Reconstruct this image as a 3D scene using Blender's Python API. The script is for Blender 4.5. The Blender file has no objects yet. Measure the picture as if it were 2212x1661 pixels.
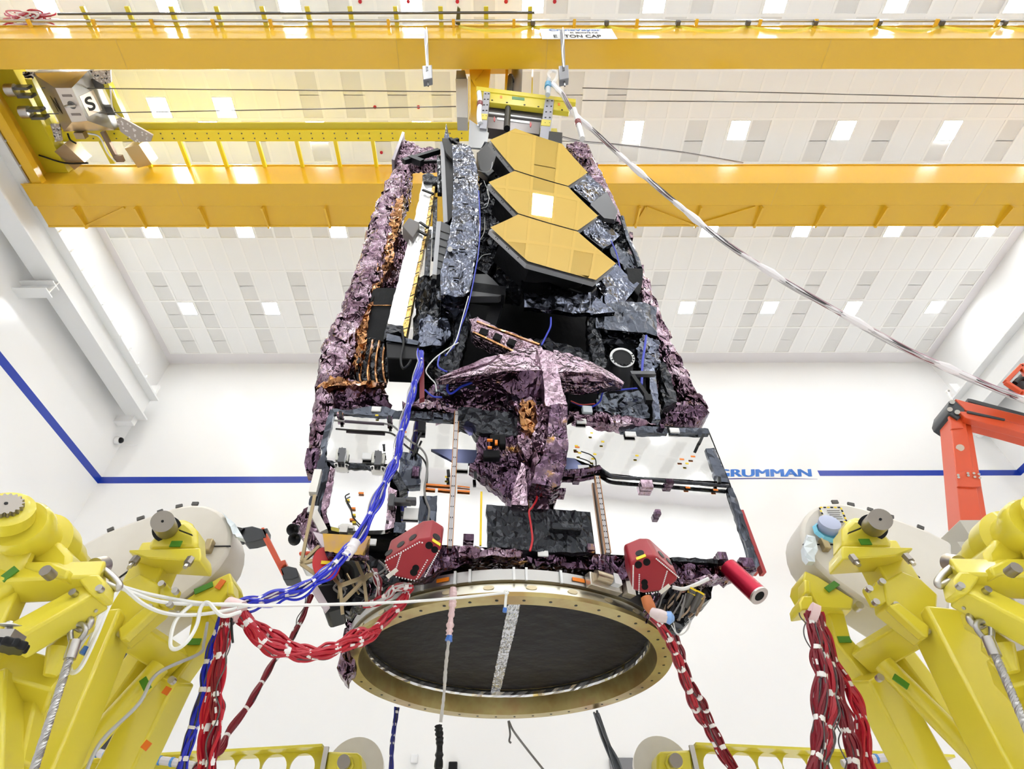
import bpy, bmesh, math, random
import numpy as np
from mathutils import Vector, Matrix, noise
R = random.Random(11)
S = bpy.context.scene
COL = S.collection

# ---------------------------------------------------------------- camera
F_PX, CX, CY = 1226.64, 1068.41, 830.45
PITCH, ROLL, YAW = math.radians(45.5934), math.radians(-0.2923), math.radians(-0.2429)
CAM = np.array([0.0, 0.0, 1.4])

def cam_matrix():
    cp, sp = math.cos(PITCH), math.sin(PITCH)
    c, s = math.cos(YAW), math.sin(YAW)
    rz = np.array([[c, -s, 0], [s, c, 0], [0, 0, 1]])
    r, f, u = rz @ np.array([1., 0, 0]), rz @ np.array([0, cp, sp]), rz @ np.array([0, -sp, cp])
    cr, sr = math.cos(ROLL), math.sin(ROLL)
    return cr * r + sr * u, -sr * r + cr * u, f
CR, CU, CF = cam_matrix()
cd = bpy.data.cameras.new('camera')
cam = bpy.data.objects.new('camera', cd); COL.objects.link(cam)
cd.sensor_width = 36; cd.lens = F_PX / 2212 * 36
cd.shift_x = (1106 - CX) / 2212; cd.shift_y = (CY - 830.5) / 2212
cd.clip_start = 0.05; cd.clip_end = 200
m = Matrix.Identity(4)
for i in range(3):
    m[i][0], m[i][1], m[i][2], m[i][3] = CR[i], CU[i], -CF[i], CAM[i]
cam.matrix_world = m
S.camera = cam
# ---------------------------------------------------------------- world, exposure
w = bpy.data.worlds.new('world'); S.world = w; w.use_nodes = True
w.node_tree.nodes['Background'].inputs[0].default_value = (1, 1, 1, 1)
w.node_tree.nodes['Background'].inputs[1].default_value = 0.3
S.view_settings.view_transform = 'Standard'; S.view_settings.look = 'None'
S.view_settings.exposure = 1.15; S.view_settings.gamma = 1.0; S.view_settings.use_curve_mapping = False
S.cycles.use_denoising = True
S.cycles.max_bounces = 8; S.cycles.diffuse_bounces = 5; S.cycles.glossy_bounces = 4; S.cycles.adaptive_threshold = .02
S.cycles.caustics_reflective = False; S.cycles.caustics_refractive = False
LIGHT = 26.0      # radiance of the ceiling lamps

# ---------------------------------------------------------------- helpers
def ray(x, y):
    return CR * ((x - CX) / F_PX) - CU * ((y - CY) / F_PX) + CF
def _at(ax, x, y, v):
    d = ray(x, y); return Vector(CAM + d * ((v - CAM[ax]) / d[ax]))
def aX(x, y, v): return _at(0, x, y, v)
def aY(x, y, v): return _at(1, x, y, v)
def aZ(x, y, v): return _at(2, x, y, v)
def aP(x, y, p0, n):
    d = ray(x, y); t = (np.array(p0) - CAM).dot(np.array(n)) / d.dot(np.array(n))
    return Vector(CAM + d * t)
def V(*a): return Vector(a)

WL = {}
def tag(o, label=None, cat=None, group=None, kind=None):
    if label: o['label'] = label
    if cat: o['category'] = cat
    if group: o['group'] = group
    if kind: o['kind'] = kind
    return o
def thing(name, label, cat, loc, group=None):
    o = bpy.data.objects.new(name, None); COL.objects.link(o)
    o.empty_display_size = 0.2
    o.location = loc; WL[o.name] = Vector(loc)
    return tag(o, label, cat, group)

class MB:
    def __init__(s): s.v = []; s.f = []
    def add(s, vs, fs):
        n = len(s.v); s.v += [Vector(p) for p in vs]; s.f += [[i + n for i in f] for f in fs]; return s
    def poly(s, pts): return s.add(pts, [list(range(len(pts)))])
    def prism(s, pts, vec):
        pts = [Vector(p) for p in pts]; vec = Vector(vec); n = len(pts)
        nrm = Vector((0, 0, 0))
        for i in range(n): nrm += pts[i].cross(pts[(i + 1) % n])
        if nrm.dot(vec) > 0: pts = pts[::-1]
        fs = [list(range(n)), [n + i for i in range(n)][::-1]]
        fs += [[(i + 1) % n, i, n + i, n + (i + 1) % n] for i in range(n)]
        return s.add(pts + [p + vec for p in pts], fs)
    def box(s, c, sz, ax=None):
        c = Vector(c); ax = ax or (V(1, 0, 0), V(0, 1, 0), V(0, 0, 1))
        a, b, d = [Vector(ax[i]) * sz[i] / 2 for i in range(3)]
        P = [c + a * i + b * j + d * k for k in (-1, 1) for i, j in ((-1, -1), (1, -1), (1, 1), (-1, 1))]
        return s.add(P, [[3, 2, 1, 0], [4, 5, 6, 7], [0, 1, 5, 4], [1, 2, 6, 5], [2, 3, 7, 6], [3, 0, 4, 7]])
    def bb(s, lo, hi):
        lo, hi = Vector(lo), Vector(hi); return s.box((lo + hi) / 2, hi - lo)
    def beam(s, p0, p1, w, h, up=(0, 0, 1)):
        p0, p1 = Vector(p0), Vector(p1); d = (p1 - p0); L = d.length; d.normalize()
        up = Vector(up); a = d.cross(up)
        if a.length < 1e-4: a = d.cross(V(0, 1, 0))
        a.normalize(); u = a.cross(d)
        return s.box((p0 + p1) / 2, (L, w, h), (d, a, u))
    def tube(s, pts, r, seg=8, cap=True, closed=False):
        pts = [Vector(p) for p in pts]; n = len(pts)
        rs = r if isinstance(r, (list, tuple)) else [r] * n
        t0 = (pts[1] - pts[0]).normalized()
        a = t0.orthogonal().normalized()
        vs = []
        for i in range(n):
            if closed: t = pts[(i + 1) % n] - pts[i - 1]
            else: t = pts[min(i + 1, n - 1)] - pts[max(i - 1, 0)]
            if t.length < 1e-9: t = t0
            t = t.normalized()
            a = (a - t * a.dot(t))
            a = a.normalized() if a.length > 1e-6 else t.orthogonal().normalized()
            b = t.cross(a)
            for k in range(seg):
                an = 2 * math.pi * k / seg
                vs.append(pts[i] + (a * math.cos(an) + b * math.sin(an)) * rs[i])
        fs = []
        for i in range(n if closed else n - 1):
            j = (i + 1) % n
            for k in range(seg):
                l = (k + 1) % seg
                fs.append([i * seg + k, i * seg + l, j * seg + l, j * seg + k])
        if cap and not closed:
            fs.append(list(range(seg))[::-1]); fs.append([(n - 1) * seg + k for k in range(seg)])
        return s.add(vs, fs)
    def lathe(s, prof, seg, org, axis=(0, 0, 1), ref=None, closed=False):
        org = Vector(org); ax = Vector(axis).normalized()
        a = (Vector(ref) - ax * Vector(ref).dot(ax)).normalized() if ref else ax.orthogonal().normalized()
        b = ax.cross(a); vs = []
        for r, z in prof:
            for k in range(seg):
                an = 2 * math.pi * k / seg
                vs.append(org + ax * z + (a * math.cos(an) + b * math.sin(an)) * max(r, 1e-4))
        fs = []; n = len(prof)
        for i in range(n if closed else n - 1):
            j = (i + 1) % n
            for k in range(seg):
                l = (k + 1) % seg
                fs.append([i * seg + k, i * seg + l, j * seg + l, j * seg + k])
        if not closed:
            fs.append(list(range(seg))[::-1]); fs.append([(n - 1) * seg + k for k in range(seg)])
        return s.add(vs, fs)
    def cyl(s, p0, p1, r, seg=20, r1=None):
        p0, p1 = Vector(p0), Vector(p1); d = p1 - p0
        return s.lathe([(r, 0), (r if r1 is None else r1, d.length)], seg, p0, d)
    def build(s, name, mat, parent=None, smooth=False, bevel=0, bseg=2):
        me = bpy.data.meshes.new(name)
        c = Vector((0, 0, 0))
        for p in s.v: c += p
        c /= max(1, len(s.v))
        me.from_pydata([p - c for p in s.v], [], s.f); me.update()
        bm = bmesh.new(); bm.from_mesh(me); bmesh.ops.recalc_face_normals(bm, faces=bm.faces)
        bm.to_mesh(me); bm.free()
        if smooth:
            me.shade_smooth(); me.set_sharp_from_angle(angle=math.radians(38))
        me.materials.append(mat)
        o = bpy.data.objects.new(name, me); COL.objects.link(o)
        WL[o.name] = c.copy()
        if parent is not None:
            o.parent = parent; o.location = c - WL[parent.name]
        else: o.location = c
        if bevel:
            md = o.modifiers.new('bevel', 'BEVEL'); md.width = bevel; md.segments = bseg; md.limit_method = 'ANGLE'
            md.angle_limit = math.radians(40); md.use_clamp_overlap = True
            if not smooth:
                me.shade_smooth(); me.set_sharp_from_angle(angle=math.radians(38))
        return o

def foil(name, mat, parent, pts, vec, size=0.06, amp=0.012, edge=0.3, seed=0, smooth=False, back=True):
    """Crumpled foil sheet over a closed body: outline pts (3D), thickness vec (away from the front)."""
    pts = [Vector(p) for p in pts]; vec = Vector(vec)
    bm = bmesh.new()
    f = bm.faces.new([bm.verts.new(p) for p in pts])
    bm.normal_update()
    nrm = f.normal.copy()
    if nrm.dot(vec) > 0: nrm = -nrm
    bmesh.ops.triangulate(bm, faces=bm.faces[:])
    for it in range(7):
        long = [e for e in bm.edges if e.calc_length() > size]
        if not long: break
        bmesh.ops.subdivide_edges(bm, edges=long, cuts=1)
        bmesh.ops.triangulate(bm, faces=[q for q in bm.faces if len(q.verts) > 3])
    rr = random.Random(seed + len(pts) + int(abs(pts[0].x) * 997))
    off = Vector((rr.random() * 50, rr.random() * 50, rr.random() * 50))
    tang = nrm.orthogonal().normalized(); bit = nrm.cross(tang)
    for v in bm.verts:
        q_ = Vector((v.co.x, v.co.y, v.co.z * .5)); k = noise.noise(q_ * 9 + off) * 1.2 + noise.noise(q_ * 3.1 + off) * 1.3 + rr.uniform(-1, 1) * (.15 if mat.name in SOFT else .75)
        e = v.is_boundary
        v.co += nrm * (amp * k) + (tang * rr.uniform(-1, 1) + bit * rr.uniform(-1, 1)) * amp * (edge if e else .8)
    be = [e for e in bm.edges if e.is_boundary]
    ret = bmesh.ops.extrude_edge_only(bm, edges=be)
    nv = [g for g in ret['geom'] if isinstance(g, bmesh.types.BMVert)]
    for v in nv: v.co += vec
    if back:
        es = [g for g in ret['geom'] if isinstance(g, bmesh.types.BMEdge)]
        es = [e for e in es if e.is_boundary]
        try: bmesh.ops.contextual_create(bm, geom=es)
        except Exception: pass
    bmesh.ops.recalc_face_normals(bm, faces=bm.faces)
    M_ = MB(); bm.verts.index_update()
    M_.v = [v.co.copy() for v in bm.verts]; M_.f = [[v.index for v in q.verts] for q in bm.faces]
    bm.free()
    return M_.build(name, mat, parent, smooth=smooth or mat.name in SOFT)
SOFT = ('silver_foil', 'white_foil', 'grey_foil')

def spline(pts, n=8):
    """Catmull-Rom through pts."""
    P = [Vector(p) for p in pts]; P = [P[0] * 2 - P[1]] + P + [P[-1] * 2 - P[-2]]
    out = []
    for i in range(1, len(P) - 2):
        for k in range(n):
            t = k / n; a, b, c, d = P[i - 1:i + 3]
            out.append(.5 * ((2 * b) + (c - a) * t + (2 * a - 5 * b + 4 * c - d) * t * t + (3 * b - a - 3 * c + d) * t ** 3))
    out.append(P[-2]); return out

# ---------------------------------------------------------------- materials
def srgb(r, g, b):
    f = lambda c: (c / 255 / 12.92) if c / 255 <= .04045 else ((c / 255 + .055) / 1.055) ** 2.4
    return (f(r), f(g), f(b), 1)
MATS = {}
def mat(name, col, rough=.5, metal=0, bump=None, coat=0, spec=.5, vary=None, emit=0, aniso=0):
    """bump = (kind, scale, strength); vary = (scale, [(pos, colour)...])"""
    if name in MATS: return MATS[name]
    mt = bpy.data.materials.new(name); mt.use_nodes = True; MATS[name] = mt
    N = mt.node_tree.nodes; Lk = mt.node_tree.links; p = N['Principled BSDF']
    p.inputs['Base Color'].default_value = col; p.inputs['Roughness'].default_value = rough
    p.inputs['Metallic'].default_value = metal; p.inputs['Specular IOR Level'].default_value = spec
    p.inputs['Coat Weight'].default_value = coat; p.inputs['Coat Roughness'].default_value = .06
    if emit:
        p.inputs['Emission Color'].default_value = col; p.inputs['Emission Strength'].default_value = emit
    if bump or vary:
        g = N.new('ShaderNodeNewGeometry')
    if vary:
        sc, stops = vary
        n = N.new('ShaderNodeTexNoise'); n.inputs['Scale'].default_value = sc; n.inputs['Detail'].default_value = 4
        n.inputs['Roughness'].default_value = .6
        Lk.new(g.outputs['Position'], n.inputs['Vector'])
        r = N.new('ShaderNodeValToRGB'); Lk.new(n.outputs['Fac'], r.inputs[0])
        e = r.color_ramp.elements
        e[0].position, e[0].color = stops[0]; e[1].position, e[1].color = stops[-1]
        for q, c in stops[1:-1]:
            k = e.new(q); k.color = c
        Lk.new(r.outputs[0], p.inputs['Base Color'])
    if bump:
        lst = bump if isinstance(bump, list) else [bump]; prev = None
        for kind, sc, st in lst:
            b = N.new('ShaderNodeBump'); b.inputs['Strength'].default_value = st; b.inputs['Distance'].default_value = .22 / sc
            if kind == 'noise':
                t = N.new('ShaderNodeTexNoise'); t.inputs['Scale'].default_value = sc; t.inputs['Detail'].default_value = 3; o = t.outputs['Fac']
            elif kind == 'ridge':
                t = N.new('ShaderNodeTexVoronoi'); t.inputs['Scale'].default_value = sc; t.distance = 'MANHATTAN'; o = t.outputs['Distance']
            else:
                t = N.new('ShaderNodeTexVoronoi'); t.inputs['Scale'].default_value = sc; o = t.outputs['Distance']
            mp = N.new('ShaderNodeVectorMath'); mp.operation = 'MULTIPLY'; Lk.new(g.outputs['Position'], mp.inputs[0]); mp.inputs[1].default_value = (1, 1, .45)
            src = mp.outputs[0]
            if kind != 'noise':
                ns = N.new('ShaderNodeTexNoise'); ns.inputs['Scale'].default_value = sc * .7
                Lk.new(src, ns.inputs['Vector'])
                va = N.new('ShaderNodeVectorMath'); va.operation = 'MULTIPLY_ADD'
                Lk.new(ns.outputs['Color'], va.inputs[0]); va.inputs[1].default_value = (1.2 / sc,) * 3; Lk.new(src, va.inputs[2])
                src = va.outputs[0]
            Lk.new(src, t.inputs['Vector']); Lk.new(o, b.inputs['Height'])
            if prev: Lk.new(prev, b.inputs['Normal'])
            prev = b.outputs[0]
        Lk.new(prev, p.inputs['Normal'])
    return mt
white_wall = mat('white_wall', (.84, .835, .825, 1), .22, coat=0, spec=.5)
white_paint = mat('white_paint', (.8, .8, .79, 1), .35)
tile_white = mat('tile_white', (.90, .895, .88, 1), .7)
tile_grey = mat('tile_grey', (.78, .77, .75, 1), .8)
tee_white = mat('tee_white', (.93, .92, .895, 1), .5)
floor_mat = mat('floor_white', (.88, .885, .89, 1), .25)
blue_stripe = mat('blue_stripe', srgb(14, 52, 160), .3)
letter_blue = mat('letter_blue', srgb(30, 105, 195), .3)
golden = mat('golden_paint', (.74, .435, .022, 1), .16, spec=.5, coat=.3)
lemon = mat('lemon_paint', (.70, .59, .045, 1), .28, bump=('noise', 60, .04), coat=.2)
lemon_dull = mat('lemon_dull', (.60, .50, .022, 1), .35)
steel = mat('steel', (.52, .50, .47, 1), .3, 1, bump=('noise', 30, .03))
dark_steel = mat('dark_steel', (.12, .115, .11, 1), .35, .8)
grey_paint = mat('grey_paint', (.20, .20, .215, 1), .4)
black = mat('black_satin', (.006, .006, .007, 1), .42, spec=.25)
black_matte = mat('black_matte', (.006, .006, .007, 1), .8, spec=.2)
white_plastic = mat('white_plastic', (.8, .8, .8, 1), .3)
lamp_glow = mat('lamp_glow', (.95, .975, 1, 1), .5, emit=LIGHT)
red_dot = mat('red_dot', srgb(190, 20, 40), .4)
# ================================================================ room
TW, TL = .61, 1.26694          # ceiling tile pitch
CZ = 18.27; X0c, Y9c = -12.7028, 14.7986
XL, XR, YB, YF = -12.94, 17.5, 15.32, -16.8
def struct(mb, name, mt, **k): return tag(mb.build(name, mt, **k), kind='structure')
struct(MB().bb((XL - .3, YB, 0), (XR + .3, YB + .3, CZ + .4)), 'wall_back', white_wall)
struct(MB().bb((XL - .3, YF, 0), (XL, YB, CZ + .4)), 'wall_left', white_wall)
struct(MB().bb((XR, YF, 0), (XR + .3, YB, CZ + .4)), 'wall_right', white_wall)
struct(MB().bb((XL - .3, YF - .3, 0), (XR + .3, YF, CZ + .4)), 'wall_front', white_wall)
struct(MB().bb((XL - .3, YF - .3, -.3), (XR + .3, YB + .3, 0)), 'floor', floor_mat)
NC = 49; R0 = -15              # columns, first tile row (rows run to 8)
def cy(r): return Y9c + (r - 9) * TL
LAMPS = {}
for yy in (7.25, 4.75, 2.25, -.25, -1.75, -4.25, -6.75, -9.25, -11.75, -14.25):
    for c in range(2, NC, 5): LAMPS[(c, yy)] = 1
for c in (5, 8): LAMPS[(c, 1.75)] = 1
# ceiling: tiles set into a raised tee grid
bm = bmesh.new()
def quad(pts, mi):
    f = bm.faces.new([bm.verts.new(p) for p in pts]); f.material_index = mi
t = .035
for r in range(R0, 9):
    for c in range(NC):
        x0, x1, y0, y1 = X0c + c * TW, X0c + (c + 1) * TW, cy(r), cy(r + 1)
        dark = 0
        if r in (6, 7, 8): dark = (c % 3 == 0 and c > 0) or c == 1
        elif r in (4, 2): dark = c % 3 == 0 or (c % 5 in (1, 3) and r == 4)
        elif r in (1, 0): dark = (r == 1 and c % 2 == 0 and 10 < c < 27) or (r == 0 and c % 4 == 0)
        elif r == -3: dark = c == 27 or c % 3 == 1 and c > 30
        elif r == -1: dark = c in (26, 29) or c % 3 == 2
        elif r == -2: dark = c in (5, 11, 40)
        elif r < -3: dark = c % 3 == 0 and r % 4 > 0
        xm, ym = x0 + t, y0 + t; xM, yM = x1 - t, y1 - t
        mi = 1 if dark else 0
        z = CZ + (.03 if dark else .012)
        for a, b in (((ym), (y0 + y1) / 2 - .008), ((y0 + y1) / 2 + .008, yM)) if dark else ((ym, yM),):
            quad([(xm, a, z), (xM, a, z), (xM, b, z), (xm, b, z)], mi)
        # tee faces and little reveals
        quad([(x0, y0, CZ), (x1, y0, CZ), (xM, ym, CZ), (xm, ym, CZ)], 2)
        quad([(x1, y0, CZ), (x1, y1, CZ), (xM, yM, CZ), (xM, ym, CZ)], 2)
        quad([(x1, y1, CZ), (x0, y1, CZ), (xm, yM, CZ), (xM, yM, CZ)], 2)
        quad([(x0, y1, CZ), (x0, y0, CZ), (xm, ym, CZ), (xm, yM, CZ)], 2)
        quad([(xm, ym, CZ), (xM, ym, CZ), (xM, ym, z), (xm, ym, z)], 2)
        quad([(xM, ym, CZ), (xM, yM, CZ), (xM, yM, z), (xM, ym, z)], 2)
        quad([(xM, yM, CZ), (xm, yM, CZ), (xm, yM, z), (xM, yM, z)], 2)
        quad([(xm, yM, CZ), (xm, ym, CZ), (xm, ym, z), (xm, yM, z)], 2)
xa, xb, ya, yb = X0c, X0c + NC * TW, cy(R0), Y9c
for q in ([(XL, YF), (XR, YF), (xb, ya), (xa, ya)], [(XR, YF), (XR, YB), (xb, yb), (xb, ya)],
          [(XR, YB), (XL, YB), (xa, yb), (xb, yb)], [(XL, YB), (XL, YF), (xa, ya), (xa, yb)]):
    quad([(p[0], p[1], CZ) for p in q], 3)
quad([(XL, YF, CZ + .4), (XR, YF, CZ + .4), (XR, YB, CZ + .4), (XL, YB, CZ + .4)], 0)
bmesh.ops.remove_doubles(bm, verts=bm.verts, dist=1e-4)
me = bpy.data.meshes.new('ceiling'); bm.to_mesh(me); bm.free()
for mm in (tile_white, tile_grey, tee_white, mat('border_white', (.78, .75, .76, 1), .6)): me.materials.append(mm)
o = bpy.data.objects.new('ceiling', me); COL.objects.link(o); tag(o, kind='structure')
# lamps
ORD = 'first second third fourth fifth sixth seventh eighth ninth tenth'.split()
ROWN = {7.25: 'in the row closest to the back wall', 4.75: 'in the row past the crane walkway',
        2.25: 'in the row between the girders', -.25: 'in the row above the near girder',
        1.75: 'in the pair above the load block'}
lamp0 = None
for (c, yy) in sorted(LAMPS, key=lambda q: (-q[1], q[0])):
    x = X0c + (c + .5) * TW; y = Y9c + (yy - 9) * TL
    o_ = ORD[min(9, c // 5)] if yy != 1.75 else ('first' if c == 5 else 'second')
    lab = ('square ceiling lamp, %s from left wall %s' % (o_, ROWN[yy])) if yy in ROWN else \
        'square white ceiling lamp in the tile grid behind the photographer'
    if lamp0 is None:
        lamp0 = thing('ceiling_lamp', lab, 'ceiling lamp', (x, y, CZ), 'square ceiling lamps')
        fr = MB(); a, b = .262, .285
        for q in ((1, 0), (-1, 0), (0, 1), (0, -1)):
            fr.box((x + q[0] * (a + b) / 2, y + q[1] * (a + b) / 2, CZ - .006),
                   (b - a if q[0] else 2 * b, b - a if q[1] else 2 * a, .03))
        fr.build('lamp_frame', tee_white, lamp0)
        MB().box((x, y, CZ - .004), (.524, .524, .012)).build('diffuser', lamp_glow, lamp0)
        continue
    l = lamp0.copy(); COL.objects.link(l); l.location = (x, y, CZ); l['label'] = lab
    for ch in list(lamp0.children):
        q = ch.copy(); COL.objects.link(q); q.parent = l
# red sprinkler covers on tiles
for i, (x, y, lab) in enumerate([(778, 3, 'first'), (882, 3, 'second'), (988, 3, 'third'), (1093, 3, 'fourth'), (1198, 3, 'fifth'),
        (810, 231, 'lower'), (904, 231, 'lower'), (824, 329, 'lowest')]):
    p = aZ(x, y, CZ)
    n = {0: 'first', 5: 'first of the pair by the lower rope', 6: 'second of the pair by the lower rope', 7: 'alone above the far girder brackets'}
    lab = n[i] if i > 4 else '%s from left along the top edge' % lab
    tag(MB().cyl(p, p - V(0, 0, .03), .045, 16).build('sprinkler_cover', red_dot, smooth=True),
        'round red ceiling sprinkler cover, ' + lab, 'sprinkler cover', 'red sprinkler covers')
# blue stripe (thin painted band standing 3 mm proud)
zs0, zs1 = 12.455, 12.71
struct(MB().bb((XL, YB - .004, zs0), (aY(1568 - 400, 1030, YB).x, YB, zs1)), 'trim_1', blue_stripe)
xr0 = aY(1768, 1021, YB - .004).x
struct(MB().bb((xr0, YB - .004, 12.68), (XR, YB, 12.9)), 'trim_2', blue_stripe)
struct(MB().bb((XL, YF, zs0), (XL + .004, YB - .004, zs1)), 'trim_3', blue_stripe)
struct(MB().bb((XR - .004, YF, 12.68), (XR, YB - .004, 12.9)), 'trim_4', blue_stripe)
# lettering
def text(s, name, mt, p, h, wd, xdir, ydir, off=.0, parent=None, shear=0, depth=.004, label=None, cat=None, bold=(0,)):
    cu = bpy.data.curves.new('t', 'FONT'); cu.body = s; cu.size = 1; cu.offset = off; cu.shear = shear; cu.extrude = 0
    o = bpy.data.objects.new('t', cu); COL.objects.link(o)
    dg = bpy.context.evaluated_depsgraph_get(); me = bpy.data.meshes.new_from_object(o.evaluated_get(dg))
    bpy.data.objects.remove(o)
    co = [v.co.copy() for v in me.vertices]; fs = [list(q.vertices) for q in me.polygons]
    bpy.data.meshes.remove(me)
    x0, x1 = min(c.x for c in co), max(c.x for c in co); y0, y1 = min(c.y for c in co), max(c.y for c in co)
    xd, yd = Vector(xdir).normalized(), Vector(ydir).normalized(); nd = xd.cross(yd)
    P = [Vector(p) + xd * ((c.x - x0) / (x1 - x0) * wd) + yd * ((c.y - y0) / (y1 - y0) * h) + nd * depth for c in co]
    mb = MB()
    for i, dx in enumerate(bold): mb.add([q + xd * dx + nd * (.002 * i) for q in P], fs)
    o = mb.build(name, mt, parent)
    if label: tag(o, label, cat)
    return o
lp = aY(1551, 1030, YB); rp = aY(1750, 1014, YB)
text('GRUMMAN', 'wall_lettering', mat('letter_blue2', srgb(35, 110, 200), .3), (lp.x, YB - .002, lp.z), aY(1700, 1013, YB).z - aY(1700, 1029, YB).z, rp.x - lp.x, (1, 0, 0), (0, 0, 1), .0,
     label='slanted blue capital lettering on the back wall beside the blue stripe', cat='lettering', shear=.2, bold=(-.03, -.015, 0, .015, .03))
u0, u1 = aY(1490, 1037, YB), aY(1766, 1035, YB)
mb = MB(); n = 16; top = []; bot = []
for i in range(n + 1):
    t_ = i / n; p = u0.lerp(u1, t_); p.y = YB - .003; p.z += .03 * math.sin(t_ * math.pi); hh = .035 * math.sin(math.pi * (t_ * .92 + .04)) + .004
    top.append(p + V(0, 0, hh)); bot.append(p - V(0, 0, hh * .2))
mb.prism(top + bot[::-1], (0, .003, 0)); tag(mb.build('wall_underline', mat('navy', srgb(40, 40, 120), .3)), 'thin navy curved underline beneath the blue wall lettering', 'underline')
# dome cameras on walls
def dome(px, py, lab, side):
    p = aY(px, py, YB)
    if side < 0 and p.x < XL: p = aX(px, py, XL)
    p.x = min(p.x, XR - .35)
    t = thing('dome_camera', lab, 'security camera', p)
    n_ = V(1, 0, 0) if p.x <= XL + .01 else V(0, -1, 0)
    MB().lathe([(.13, 0), (.14, .1), (.13, .16)], 20, p, n_).build('housing', white_plastic, t, smooth=True)
    MB().lathe([(.105, .14), (.1, .19), (.08, .23), (.03, .25)], 20, p, n_).build('dome', black, t, smooth=True)
    q = p + V(.1, -.02, -.05)
    MB().tube(spline([p + n_ * .03 + V(.05, 0, -.08), p + V(.3, -.02, -.22), p + V(.5, -.02, -.24), p + V(.85, -.02, -.22)] if side < 0 else
              [p + n_ * .03 + V(-.05, 0, -.05), p + V(-.4, -.02, -.1), p + V(-.9, -.02, -.12)]), .012, 6).build('cable', white_plastic, t, smooth=True)
dome(250, 951, 'white dome security camera on the back wall below the runway beam end', -1)
dome(2168, 940, 'white dome security camera on the back wall beneath the orange lift arm', 1)
# runway beams
def runway(xw, s, lab, y1):
    o = thing('runway_beam', lab, 'crane rail', (xw + s * .6, 2, 14.6))
    mb = MB(); xi = xw + s * .3
    mb.bb((min(xi, xi + s * .62), YF, 14.66), (max(xi, xi + s * .62), y1, 14.72))
    mb.bb((xi + s * .31 - .02, YF, 14.72), (xi + s * .31 + .02, y1, 15.6))
    mb.bb((min(xi, xi + s * .62), YF, 15.6), (max(xi, xi + s * .62), y1, 15.66))
    mb.build('beam', white_paint, o)
    MB().bb((xi + s * .31 - .05, YF, 15.66), (xi + s * .31 + .05, y1, 15.76)).build('rail', white_paint, o)
    mb = MB()
    for k in range(14): mb.bb((xi + s * .62 - .01, 5.5 + k * .62, 15.62), (xi + s * .62 + .06, 5.52 + k * .62, 15.75))
    mb.build('clips', white_paint, o)
    mb = MB(); mb.box((xi + s * .31, y1 - .1, 15.95), (.3, .1, .6)); mb.build('end_stop', white_paint, o)
    br = MB(); a = min(xw, xi + s * .62); b = max(xw, xi + s * .62)
    for yy in (9.0,):
        br.bb((a, yy - .16, 14.5), (b, yy + .16, 14.53)); br.bb((a, yy - .16, 14.16), (b, yy + .16, 14.19)); br.bb((a, yy - .015, 14.19), (b, yy + .015, 14.5))
        br.bb((a, yy - .015, 14.53), (b, yy + .015, 14.66))
    br.build('wall_bracket', white_paint, o)
    MB().bb((min(xw, xi + s * .3), y1 - .25, 14.4), (max(xw, xi + s * .3), y1, 14.66)).build('end_corbel', white_wall, o)
runway(XL, 1, 'white steel crane runway beam along the left wall', 14.7)
runway(XR, -1, 'white steel crane runway beam along the right wall', 14.7)
# ================================================================ bridge crane
crane = thing('bridge_crane', 'large golden yellow double girder bridge crane spanning the hall under the ceiling', 'bridge crane', (2.3, 5, 15.5))
GX0, GX1 = -12.15, 16.7
def girder(y0, y1, nm):
    mb = MB(); mb.bb((GX0, y0, 15.5), (GX1, y1, 16.65)); g = mb.build(nm, golden, crane, bevel=.012)
    # flange lip along the bottom and weld seams
    mb = MB()
    for z in (15.49, 16.63):
        mb.bb((GX0, y0 - .025, z), (GX1, y0, z + .03))
    mb.build('flange', golden, g)
    mb = MB()
    for x in (-8.2, -2.1, 1.2, 7.4, 12.8):
        mb.add([(x, y0, 15.4985), (x + .012, y0, 15.4985), (x + .012, y1, 15.4985), (x, y1, 15.4985)], [[0, 1, 2, 3]])
    mb.build('seam', mat('golden_seam', (.6, .36, .03, 1), .3), g)
    return g
g1 = girder(3.29, 3.88, 'near_girder'); g2 = girder(6.57, 7.17, 'far_girder')
bounce_mat = mat('bounce_grey', (.34, .35, .36, 1), .5)  # unseen plates added over girders and walkway to mute yellow bounce on ceiling
for y0, y1 in ((3.27, 3.90), (6.55, 7.19)): MB().bb((GX0, y0 + .05, 16.66), (GX1, y1 - .05, 16.68)).build('added_bounce_plate', bounce_mat, crane)
MB().bb((GX0, 7.2, 15.59), (GX1, 7.74, 15.61)).build('added_bounce_plate', bounce_mat, crane)
# walkway behind the far girder
MB().bb((GX0 + .05, 7.17, 15.52), (GX1, 7.76, 15.58)).build('walkway_plate', golden, crane)
gxs = [aZ(x, 466, 15.5).x for x in (62, 172, 302, 438, 572, 706, 1375, 1505, 1635, 1768, 1900, 2032, 2166)]
for x in gxs:
    MB().prism([(x, 7.17, 15.52), (x, 7.80, 15.52), (x, 7.80, 15.45), (x, 7.17, 15.36)], (.05, 0, 0)).build('walkway_bracket', golden, crane)
for xa_, xb_ in ((gxs[1], gxs[2] - .3), (gxs[6], aZ(1395, 450, 15.5).x), (gxs[7], aZ(1395, 450, 15.5).x), (gxs[7], aZ(1630, 450, 15.5).x)):
    MB().beam((xa_, 7.74, 15.49), (xb_, 7.2, 15.49), .05, .05).build('walkway_brace', golden, crane)
MB().bb((GX0 + .05, 7.74, 15.5), (GX1, 7.78, 15.62)).build('walkway_edge', golden, crane)
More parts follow.
